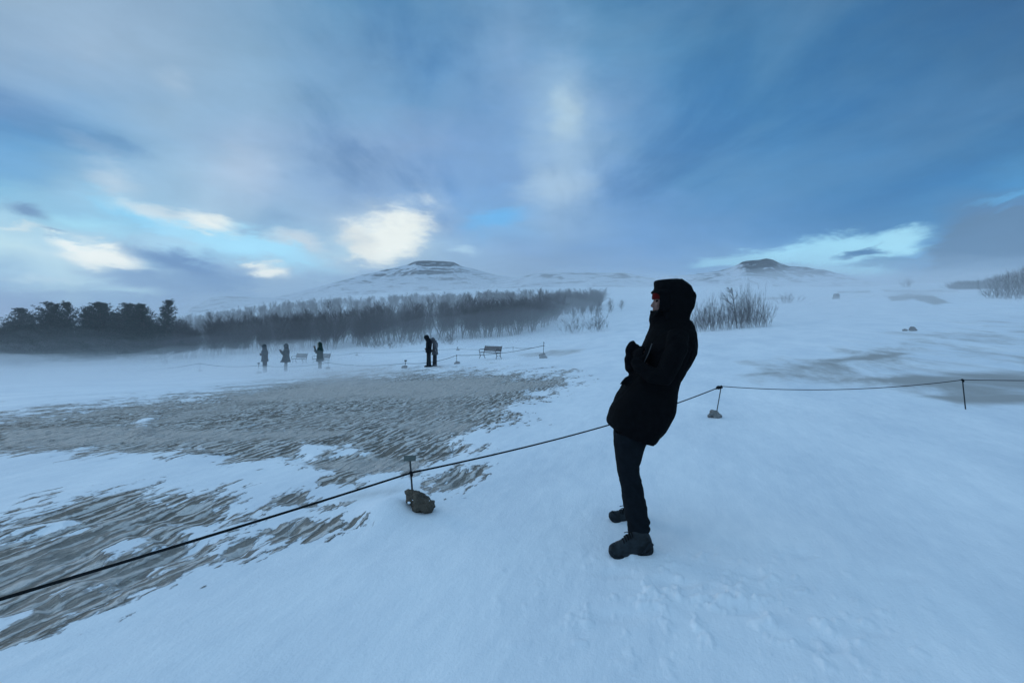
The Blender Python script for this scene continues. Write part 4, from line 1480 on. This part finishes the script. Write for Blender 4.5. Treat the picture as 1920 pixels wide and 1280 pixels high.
def head_shape(mb, c, fw, up, sc=1.0):
    """skull, jaw, brow, nose, lips, chin, ears and neck; c is the head centre"""
    fw, up = fw.normalized(), up.normalized()
    sd_ = up.cross(fw)
    rot = Matrix((fw, sd_, up)).transposed()

    def q(a, b, d):
        return c + (fw * a + sd_ * b + up * d) * sc
    mb.ell(q(-.012, 0, .030), (.096 * sc, .076 * sc, .086 * sc), rot, 24, 18)
    mb.ell(q(.020, 0, -.030), (.066 * sc, .062 * sc, .078 * sc), rot, 24, 18)
    mb.ell(q(.048, 0, -.082), (.032 * sc, .030 * sc, .026 * sc), rot, 16, 12)
    mb.ell(q(.066, 0, .022), (.022 * sc, .050 * sc, .012 * sc), rot, 16, 10)
    mb.rings([sring(q(a, 0, d), fw * w1 * sc, sd_ * w2 * sc, 12, 2) for a, d, w1, w2 in [(.070, .020, .012, .010), (.078, -.002, .015, .012), (.090, -.024, .017, .016), (.088, -.036, .016, .018), (.074, -.041, .010, .014)]])
    for s_ in (-1, 1):
        mb.ell(q(.058, s_ * .040, -.020), (.022 * sc, .020 * sc, .022 * sc), rot, 12, 10)
        mb.ell(q(-.008, s_ * .076, -.004), (.018 * sc, .008 * sc, .030 * sc), rot, 12, 10)
    mb.ell(q(.080, 0, -.053), (.010 * sc, .022 * sc, .006 * sc), rot, 12, 8)
    mb.ell(q(.078, 0, -.064), (.010 * sc, .020 * sc, .007 * sc), rot, 12, 8)
    mb.tube([q(-.015, 0, -.05), q(-.03, 0, -.15)], [.052 * sc, .056 * sc], 16)
    return q, rot


def leaning_man():
    D0 = 3.6
    fx, fy = (1185 - 960) / F * 3.30, 3.45
    root = empty("person", (fx, fy, ground(fx, fy)), "man in black hooded coat leaning far back into the wind, hands raised to his chest", "person")
    o = tuple(root.location)

    def q(px, row, D=D0):
        return P(px, row, D)

    # --- body: one continuous skin under the clothes
    b = MB()
    up = (q(1262, 525) - q(1266, 600)).normalized()
    up = Vector((.06, 0, 1)).normalized()
    hc = q(1247.5, 565.5)
    hq, hrot = head_shape(b, hc, Vector((-1, 0, -.02)), up, .98)
    loft(b, [(q(1240, 598), q(1276, 602), Vector((0, .06, 0))), (q(1232, 630), q(1290, 634), Vector((0, .17, 0))), (q(1222, 665), q(1285, 668), Vector((0, .17, 0))),
             (q(1192, 730), q(1256, 730), Vector((0, .15, 0))), (q(1172, 785), q(1244, 790), Vector((0, .165, 0))), (q(1175, 812), q(1230, 818), Vector((0, .15, 0)))], 2.2, 3, 20)
    nl = [q(1200, 805, 3.50), q(1180, 872, 3.44), q(1187, 940, 3.38), q(1196, 1000, 3.33)]
    fl = [q(1200, 800, 3.70), q(1180, 862, 3.78), q(1184, 918, 3.84), q(1184, 962, 3.90)]
    for lg in (nl, fl):
        b.tube(lg, [.075, .055, .048, .036], 12)
        ank = lg[-1]
        b.tube([ank, ank + Vector((.0, 0, -.04)), ank + Vector((-.08, -.01, -.06)), ank + Vector((-.15, -.02, -.07))], [.036, .04, .035, .025], 10)
    ws = []
    for arm in ([q(1270, 634, 3.42), q(1246, 706, 3.33), q(1200, 682, 3.44)], [q(1264, 634, 3.78), q(1212, 702, 3.80), q(1187, 680, 3.62)]):
        b.tube(arm, [.050, .038, .030], 10)
        ws.append(arm[-1])
    hand(b, ws[0], Vector((-.12, .25, .95)), Vector((.9, .5, 0)), .86, .9)
    hand(b, ws[1], Vector((.05, -.10, 1.0)), Vector((1, -.3, .0)), .86, .7)
    body = link("body", shift_mesh(remeshed(b, .0055, 2, None, .4), o), M_SKIN, root)

    # --- eyes, beard, cap
    for s_ in (-1, 1):
        m = MB()
        m.ell(hq(.066, s_ * .030, .004), (.012, .012, .011), None, 12, 10)
        m.build("eye", M_BLACK, root)
    m = MB()
    m.ell(hq(.038, 0, -.078), (.046, .056, .040), hrot, 20, 14)
    m.ell(hq(.078, 0, -.0475), (.010, .026, .006), hrot, 14, 8)
    link("beard", shift_mesh(remeshed(m, .005, 2), o), M_BEARD, root)
    m = MB()
    m.ell(hq(-.010, 0, .052), (.100, .084, .072), hrot, 26, 18)
    m.rings([sring(hq(-.004, 0, z_), (hq(1, 0, 0) - hq(0, 0, 0)).normalized() * .100, Vector((0, .084, 0)), 26, 2) for z_ in (.018, .033, .053)])
    link("knit_cap", shift_mesh(remeshed(m, .006, 2), o), M_RED, root)

    # --- coat
    c = MB()
    W = lambda v: Vector((0, v, 0))
    loft(c, [(q(1221, 582), q(1280, 590), W(.080)), (q(1218, 598), q(1288, 598), W(.095)), (q(1221, 609), q(1296, 604), W(.125)), (q(1217, 625), q(1301, 622), W(.185)), (q(1209, 642), q(1302, 644), W(.225)),
             (q(1201, 660), q(1299, 664), W(.235)), (q(1194, 682), q(1288, 684), W(.225)), (q(1184, 702), q(1279, 702), W(.215)), (q(1170, 721), q(1268, 722), W(.215)),
             (q(1157, 741), q(1265.5, 741), W(.225)), (q(1147, 761), q(1263.5, 762), W(.235)), (q(1142, 779), q(1258, 780), W(.24)), (q(1140, 793), q(1247, 800), W(.245)), (q(1151, 804), q(1223, 829), W(.235))], 2.5, 3, 36)
    # sleeves: near arm folded across, far arm upright in front of the chest
    c.tube([q(1272, 626, 3.43), q(1268, 652, 3.37), q(1257, 682, 3.33), q(1244, 706, 3.32), q(1222, 704, 3.34), q(1200, 688, 3.40), q(1190, 674, 3.44)], [.070, .074, .068, .064, .058, .053, .046], 16)
    c.tube([q(1268, 626, 3.77), q(1258, 660, 3.82), q(1225, 698, 3.83), q(1196, 700, 3.74), q(1185, 688, 3.64), q(1185, 668, 3.60), q(1186, 655, 3.58), q(1191, 646, 3.57), q(1194, 643, 3.57)], [.070, .070, .060, .054, .052, .055, .055, .045, .03], 16)
    c.tube([q(1196, 712, 3.55), q(1175, 713, 3.55), q(1161, 721, 3.55)], [.05, .028, .004], 10)      # loose coat flap blown forward
    c.tube([q(1288, 612, 3.6), q(1297, 607, 3.6), q(1300, 611, 3.6)], [.02, .012, .008], 8)

    def wr(co):
        x, y, z = co.T
        s_ = x * .9 + z * .45
        w = .007 * fbm(s_ * 9, z * 4 + y * 5, 91, 3) + .005 * fbm(x * 14 + y * 11, z * 16, 93, 3)
        fold = np.abs(fbm(x * 6 - z * 5, y * 7 + z * 3, 95, 2))
        return w - .006 * np.clip(.12 - fold, 0, 1) * 8
    coat = link("coat", shift_mesh(remeshed(c, .008, 3, wr), o), M_BLACK, root)
    m = MB()
    # pocket zip line, storm collar tab, hem edge
    m.tube([q(1222.5, 644, 3.39), q(1216, 662, 3.375), q(1207, 681, 3.385)], .0035, 6)
    m.build("pocket_zip", mat("zip", (.03, .035, .04), .6, .4), coat)
    for i, (wr_, ww) in enumerate(zip(ws, ((-.12, .25, .95), (.05, -.10, 1.0)))):
        g = MB()
        f = Vector(ww).normalized()
        hand(g, wr_, f, Vector((.9, .5, 0)) if i == 0 else Vector((1, -.3, 0)), 1.0, .9 if i == 0 else .7)
        g.tube([wr_ - f * .05, wr_ + f * .02], [.044, .042], 14)
        link("glove", shift_mesh(remeshed(g, .005, 0, lambda co: np.full(len(co), .006)), o), M_BLACK, root)

    # --- hood
    h = MB()
    loft(h, [(q(1250, 523.5), q(1270, 522.5), W(.030)), (q(1238, 525), q(1280, 525.5), W(.060)), (q(1228.5, 527), q(1287, 530.5), W(.088)), (q(1228.5, 535), q(1293, 537), W(.104)), (q(1228.5, 541), q(1296.5, 545), W(.112)),
             (q(1225.5, 546.5), q(1298.5, 551), W(.114))], 3.0, 3, 36)
    loft(h, [(q(1225.5, 545), q(1298, 549), W(.114)), (q(1224.5, 549.5), q(1299.5, 553), W(.112)), (q(1238, 551), q(1300, 556), W(.112)), (q(1238, 565), q(1298.5, 567), W(.113)), (q(1237.5, 577), q(1296, 578), W(.110)),
             (q(1236, 588), q(1290, 589), W(.105)), (q(1234, 600), q(1289, 600), W(.10)), (q(1236, 610), q(1292, 606), W(.105))], 4.5, 3, 36)
    # rolled rim round the face
    h.tube([q(1227.5, 546, 3.6 - .05), q(1231, 547, 3.6 - .085), q(1239, 552, 3.6 - .108), q(1239, 568, 3.6 - .110), q(1238, 580, 3.6 - .100), q(1230, 590, 3.6 - .07), q(1224, 594, 3.6)], .011, 10)
    h.tube([q(1227.5, 546, 3.6 + .05), q(1231, 547, 3.6 + .085), q(1239, 552, 3.6 + .108), q(1239, 568, 3.6 + .110), q(1238, 580, 3.6 + .100), q(1230, 590, 3.6 + .07), q(1224, 594, 3.6)], .011, 10)
    for dx_, dd_ in ((4.5, -.112), (9, -.112), (13, -.11)):
        h.tube([q(1232 + dx_, 545, 3.6 + dd_), q(1238 + dx_, 552, 3.6 + dd_), q(1239 + dx_, 566, 3.6 + dd_), q(1238 + dx_, 582, 3.6 + dd_ * .95)], .012, 10)
    h.tube([q(1226, 547, 3.66), q(1226.5, 553, 3.68), q(1229, 560, 3.70), q(1233, 568, 3.71), q(1236, 580, 3.70)], .010, 10)
    # high collar standing before the mouth
    h.tube([q(1221.0, 583.5, 3.6 - .02), q(1222, 584.5, 3.6), q(1221.0, 583.5, 3.6 + .02)], .010, 8)
    link("hood", shift_mesh(remeshed(h, .006, 2, lambda co: .004 * fbm(co[:, 0] * 18, co[:, 2] * 22 + co[:, 1] * 14, 97, 3)), o), M_BLACK, root)
    m = MB()
    m.tube([q(1274, 524.5), q(1278, 523.2), q(1283, 526.5), q(1289, 531), q(1291, 534), q(1290, 536.5)], .0042, 6)
    m.tube([q(1289, 531), q(1294, 536), q(1297.5, 541), q(1299.5, 546), q(1300, 552)], .0040, 6)
    m.ell(q(1290, 533), (.008, .008, .010), None, 8, 6)
    m.build("hood_strap", M_BLACK, root)

    # --- trousers
    t = MB()
    loft(t, [(q(1160, 780), q(1245, 790), W(.17)), (q(1152, 805), q(1228, 815), W(.175)), (q(1152, 820), q(1216, 826), W(.16))], 2.4, 3, 28)
    Dn = lambda row: float(np.interp(row, [805, 1004], [3.50, 3.32]))
    near = [((1151, 808), (1220, 822), .098), ((1150, 825), (1212, 832), .096), ((1152.5, 845), (1205, 850), .090), ((1154.5, 862), (1201, 866), .083), ((1156, 878), (1197, 876), .078), ((1159, 894), (1201.5, 893), .075),
            ((1163, 912), (1205, 910), .072), ((1168, 933), (1209.5, 932), .070), ((1171.5, 952), (1211, 950), .068), ((1173.5, 966), (1213, 966), .067), ((1175, 978), (1219, 980), .068), ((1176, 984), (1216, 985), .064),
            ((1176.5, 990), (1220, 991), .067), ((1177.5, 998), (1216, 998), .060), ((1180, 1006), (1214, 1005), .055)]
    loft(t, [(q(*f_, Dn(f_[1])), q(*b_, Dn(b_[1])), W(w_)) for f_, b_, w_ in near], 2.2, 3, 28)
    Df = lambda row: float(np.interp(row, [800, 970], [3.70, 3.90]))
    fr = [((1158, 805), (1222, 815), .095), ((1156, 835), (1205, 838), .088), ((1159, 862), (1197, 862), .076), ((1162, 890), (1200, 888), .070), ((1167, 915), (1204, 913), .066), ((1171, 940), (1206, 940), .064), ((1173, 958), (1208, 958), .062), ((1174, 968), (1206, 968), .056)]
    loft(t, [(q(*f_, Df(f_[1])), q(*b_, Df(b_[1])), W(w_)) for f_, b_, w_ in fr], 2.2, 3, 28)

    def wrt(co):
        x, y, z = co.T
        low = np.clip((.75 - z) * 2, 0.3, 1)
        return low * (.015 * fbm(z * 15 + x * 5, y * 7, 101, 3) + .006 * fbm(x * 24 + y * 20, z * 24, 103, 2))
    link("trousers", shift_mesh(remeshed(t, .0065, 2, wrt), o), M_TROUSER, root)

    # --- boots
    def boot(D, toe, heel, sole_row, prof, yaw):
        """prof: (px, sole row, top row, half width) from toe to heel"""
        bt = MB()
        rs = []
        for px, lo_, hi_, w_ in prof:
            f_, b_ = q(px, hi_, D), q(px, lo_, D)
            k = (px - toe) / (heel - toe)
            f_.y += yaw * (k - .5)
            b_.y += yaw * (k - .5)
            rs.append((f_, b_, W(w_)))
        loft(bt, rs, 2.6, 3, 24)
        up_ = link("boot", shift_mesh(remeshed(bt, .0045, 2, lambda co: .0035 * fbm(co[:, 0] * 30, co[:, 2] * 34 + co[:, 1] * 20, 111, 3)), o), M_BOOT, root)
        so_ = MB()
        rs = []
        for px, lo_, hi_, w_ in prof:
            k = (px - toe) / (heel - toe)
            h_ = 9.5 - 3 * math.sin(math.pi * min(max(k, 0), 1)) + (6 if k < .08 else 0) + (5 if k > .86 else 0)
            f_, b_ = q(px, lo_ - min(h_, (lo_ - hi_) * .75), D), q(px, lo_ + 1.5, D)
            f_.y += yaw * (k - .5)
            b_.y += yaw * (k - .5)
            rs.append((f_, b_, W(w_ * 1.09 + .002)))
        loft(so_, rs, 3.2, 3, 24)
        # heel counter and toe strap are the same dark rubber
        k0 = .30
        px = toe + (heel - toe) * .26
        for s_ in (-1,):
            so_.tube([q(toe + (heel - toe) * .10, sole_row - 22, D - .035), q(toe + (heel - toe) * .20, sole_row - 16, D - .048), q(toe + (heel - toe) * .30, sole_row - 6, D - .052)], .007, 8)
            so_.tube([q(heel - 2, sole_row - 22, D - .02), q(heel - 7, sole_row - 24, D - .040), q(heel - 14, sole_row - 15, D - .05), q(heel - 20, sole_row - 5, D - .05)], .010, 8)
        s_o = link("sole", shift_mesh(remeshed(so_, .0045, 2), tuple(Vector(o))), M_SOLE, up_)
        la = MB()
        ls = (heel - toe) / 87.0
        for i in range(5):
            a = toe + (28 + i * 4.2) * ls
            rt = np.interp(a, [p[0] for p in prof], [p[2] for p in prof])
            la.tube([q(a, rt - .5, D + .02), q(a - .5, rt - .6, D - .012), q(a + 2, rt + 4, D - .036), q(a + 3.5, rt + 9, D - .046)], .0028, 6)
        a = toe + 42 * ls
        rt = float(np.interp(a, [p[0] for p in prof], [p[2] for p in prof]))
        la.tube([q(a, rt + 1, D - .02), q(a - 5, rt - 3, D - .02), q(a - 11, rt - 1.5, D - .02)], .003, 6)
        la.tube([q(a, rt + 1, D - .02), q(a - 7, rt + 2, D - .02), q(a - 12, rt + 6, D - .02)], .003, 6)
        la.build("laces", M_BLACK, up_)
    boot(3.28, 1139, 1226, 1043, [(1140, 1032, 1024, .012), (1143, 1036, 1019, .030), (1150, 1040, 1016, .042), (1160, 1043, 1014, .048), (1170, 1044, 1007, .048), (1180, 1044, 1000, .045), (1190, 1043, 996, .043),
                                  (1200, 1042, 996, .042), (1210, 1040, 997, .042), (1218, 1038.5, 1002, .041), (1223, 1037, 1014, .036), (1226, 1034, 1024, .018)], .05)
    boot(3.86, 1140, 1208, 979, [(1140.5, 966, 961, .012), (1143, 970, 958.5, .030), (1149, 974.5, 957, .042), (1156, 977.5, 957, .048), (1163, 979, 956, .048), (1170, 980, 953, .045), (1178, 980, 946, .044),
                                 (1190, 980, 944, .044), (1200, 978, 946, .042), (1206, 977, 955, .036), (1209, 974, 964, .018)], .05)
    return root


leaning_man()


def figure(px, row, D, H, label, group, coat=(.012, .020, .022), trs=(.03, .035, .04), face=-1.0, yaw=0.0, bow=0.0, leanx=0.0, hem=.46, flare=.0, arms='fold', hood=True, trim=None,
           fat=1.0, extra=None, scarf=False):
    """a person some thirty metres away: body, coat (> hood), trousers, two boots"""
    x = (px - 960) / F * D
    z = EYE - (row - HY) / F * D
    root = empty("person", (x, D, z), label, "person", group)
    k = H / 1.75
    W = lambda v: Vector((0, v * k * fat, 0))

    def p(f, h_, s=0.0):
        """f forward (towards the picture's left), s away from the camera"""
        return Vector(((-f + leanx * h_) * k, s * k, h_ * k))
    cm = mat("coat_cloth", coat, .9, .08, .25, 8, .004, 30)
    tm = mat("trouser_cloth", trs, .9, .08, .25, 8)
    b = MB()
    hc = p(.03 + bow * .6, 1.62 - bow * .25)
    hq, hrot = head_shape(b, hc, Vector((-1, -yaw, -bow * 2)), Vector((-bow * 1.2, 0, 1)), k * 1.02)
    loft(b, [(p(.08, 1.46), p(-.08, 1.46), W(.10)), (p(.10, 1.35), p(-.11, 1.35), W(.17)), (p(.09, 1.05), p(-.08, 1.05), W(.14)), (p(.10, .88), p(-.11, .88), W(.15))], 2.2, 3, 18)
    for s in (-1, 1):
        o_ = s * .035 * (1 if arms != 'fold' else .2)
        b.tube([p(o_, .85, s * .09), p(.005 + o_ * 1.5, .48, s * .10), p(o_ * 2, .09, s * .105), p(.12 + o_ * 2, .04, s * .105)], [.06 * k, .05 * k, .035 * k, .022 * k], 10)
    arm = {'fold': [[(0, 1.40), (-.02, 1.12), (.20, 1.14)], [(0, 1.40), (.0, 1.12), (.22, 1.18)]],
           'phone': [[(0, 1.40), (.10, 1.16), (.30, 1.34)], [(0, 1.40), (.10, 1.14), (.30, 1.32)]],
           'camera': [[(0, 1.40), (.12, 1.18), (.26, 1.44)], [(0, 1.40), (.14, 1.16), (.28, 1.24)]],
           'down': [[(0, 1.40), (-.02, 1.10), (.12, .98)], [(0, 1.40), (-.02, 1.10), (.14, 1.02)]]}[arms]
    c = MB()
    for i, s in enumerate((-1, 1)):
        a = [p(f, h_, s * (.19, .24, .10)[j]) for j, (f, h_) in enumerate(arm[i])]
        b.tube(a, [.045 * k, .038 * k, .03 * k], 8)
        d = (a[2] - a[1]).normalized()
        hand(b, a[2], d, Vector((0, -s, .3)), k, .55)
        c.tube([a[0] + Vector((0, 0, .02)), a[1], a[2]], [.075 * k, .068 * k, .052 * k], 12)
    link("body", remeshed(b, .010 * k, 2, None, .4), M_SKIN, root)
    fh = flare
    loft(c, [(p(.07, 1.50), p(-.08, 1.50), W(.09)), (p(.12, 1.42), p(-.14, 1.42), W(.18)), (p(.15, 1.28), p(-.17, 1.28), W(.225)), (p(.15, 1.10), p(-.15, 1.10), W(.205)), (p(.15 + fh * .3, .95), p(-.15 - fh * .3, .95), W(.205)),
             (p(.16 + fh * .7, .78), p(-.17 - fh * .5, .78), W(.22)), (p(.18 + fh, hem + .04), p(-.17 - fh * .7, hem + .04), W(.23)), (p(.17 + fh, hem), p(-.15 - fh * .7, hem), W(.21))], 2.4, 3, 26)
    wrn = lambda co: .012 * fbm(co[:, 0] * 7 + co[:, 1] * 5, co[:, 2] * 6, 121 + int(px), 3)
    co_ = link("coat", remeshed(c, .014 * k, 2, wrn), cm, root)
    h = MB()
    rot = Matrix.Rotation(-bow * 1.3, 3, 'Y')
    if hood:
        h.ell(hc + Vector((.02, 0, .01)) * k, (.135 * k, .125 * k, .165 * k), rot, 20, 14)
        h.tube([hc + Vector((.03, 0, -.06)) * k, p(-.01, 1.42)], [.12 * k, .15 * k], 16)
        h.ell(hc + rot @ Vector((-.07, 0, .06)) * k, (.07 * k, .10 * k, .07 * k), rot, 14, 10)
        ho = link("hood", remeshed(h, .012 * k, 2), cm, co_)
    else:
        h.ell(hc + Vector((.015, 0, .04)) * k, (.120 * k, .10 * k, .11 * k), None, 20, 14)
        h.tube([hc + Vector((.05, 0, .02)) * k, hc + Vector((.09, 0, -.16)) * k, p(-.16, 1.22)], [.10 * k, .10 * k, .07 * k], 14)
        ho = link("hair", remeshed(h, .012 * k, 2), M_BEARD, root)
    if trim:
        r = MB()
        r.tube([hc + Vector((-.05, -.05, .15)) * k, hc + Vector((-.075, -.10, .08)) * k, hc + Vector((-.05, -.125, -.04)) * k, hc + Vector((-.02, -.11, -.17)) * k], [.02 * k, .034 * k, .036 * k, .02 * k], 10)
        r.tube([hc + Vector((-.05, .05, .15)) * k, hc + Vector((-.075, .10, .08)) * k, hc + Vector((-.05, .125, -.04)) * k, hc + Vector((-.02, .11, -.17)) * k], [.02 * k, .034 * k, .036 * k, .02 * k], 10)
        r.build("hood_trim", mat("pale_fur", trim, .95, .05, .3, 60, .01, 120), ho, world_coords=False)
    t = MB()
    loft(t, [(p(.12, .90), p(-.13, .90), W(.17)), (p(.12, .74), p(-.12, .74), W(.175))], 2.3, 2, 20)
    for s in (-1, 1):
        o_ = s * .035 * (1 if arms != 'fold' else .2)
        loft(t, [(p(.10 + o_, .80, s * .09), p(-.10 + o_, .80, s * .09), W(.085)), (p(.085 + o_ * 1.5, .48, s * .10), p(-.075 + o_ * 1.5, .48, s * .10), W(.075)), (p(.075 + o_ * 2, .12, s * .105), p(-.075 + o_ * 2, .12, s * .105), W(.07)), (p(.07 + o_ * 2, .06, s * .105), p(-.07 + o_ * 2, .06, s * .105), W(.065))], 2.2, 3, 18)
        bt = MB()
        bt.rings([sring(p(f_ + o_ * 2, zz, s * .105), Vector((0, 0, hh * k)), W(ww), 14, 2.5) for f_, zz, hh, ww in [(-.10, .06, .03, .02), (-.08, .075, .07, .045), (.02, .07, .065, .05), (.12, .05, .045, .05), (.19, .035, .03, .03)]])
        bt.build("boot", M_SOLE, root, world_coords=False)
    link("trousers", remeshed(t, .012 * k, 2, wrn), tm, root)
    if extra:
        extra(root, p, k)
    return root


GP = "people standing beyond the far rope"


def held(root, p, k, f=.36, h_=1.38, size=(.02, .14, .075), name="phone"):
    m = MB()
    m.box(p(f, h_, 0), size)
    m.build(name, M_IRON, root, smooth=False, world_coords=False)


figure(497, 700.5, 34, 1.94, "leftmost standing person in dark coat with arms folded", GP, coat=(.016, .026, .034), trs=(.035, .04, .05), arms='fold', leanx=-.02, fat=1.15, hem=.74, flare=.02, hood=True)
figure(535.5, 700, 34, 1.96, "person with pointed hood and flaring coat holding a phone out in front", GP, coat=(.014, .024, .028), trs=(.035, .042, .05), arms='phone', leanx=.03, fat=1.15, hem=.68, flare=.13, extra=lambda r, p, k: held(r, p, k, .40, 1.40))
figure(600, 699, 34, 2.04, "person in dark green coat with pale fur-trimmed hood holding a camera", GP, coat=(.010, .030, .026), trs=(.03, .04, .045), arms='camera', fat=1.15, hem=.66, flare=.03, trim=(.42, .40, .36), extra=lambda r, p, k: held(r, p, k, .33, 1.52, (.09, .12, .075), "camera"))
figure(804, 688.5, 26.5, 1.70, "dark hooded person with bowed head, front one of the huddled pair", GP, coat=(.007, .010, .014), trs=(.014, .02, .026), arms='down', bow=.16, hem=.84, flare=.0, leanx=.0)


def stripes(root, p, k):
    m = MB()
    for i, (a, b_) in enumerate([((-.05, 1.44), (-.22, 1.20)), ((-.06, 1.34), (-.20, 1.02)), ((-.02, 1.10), (-.16, .86)), ((.04, 1.22), (-.06, .95))]):
        m.tube([p(a[0], a[1], -.20), p((a[0] + b_[0]) / 2, (a[1] + b_[1]) / 2, -.245), p(b_[0], b_[1], -.215)], [.012 * k, .016 * k, .012 * k], 6)
    m.build("coat_folds", mat("pale_stripe", (.30, .31, .33), .9, .1), root, world_coords=False)


figure(815, 688, 26.9, 1.58, "person in grey wind-blown coat pressed behind the dark hooded one", GP, coat=(.085, .092, .105), trs=(.035, .042, .05), arms='down', bow=.20, hem=.72, flare=.03, leanx=.02, extra=stripes, hood=True)
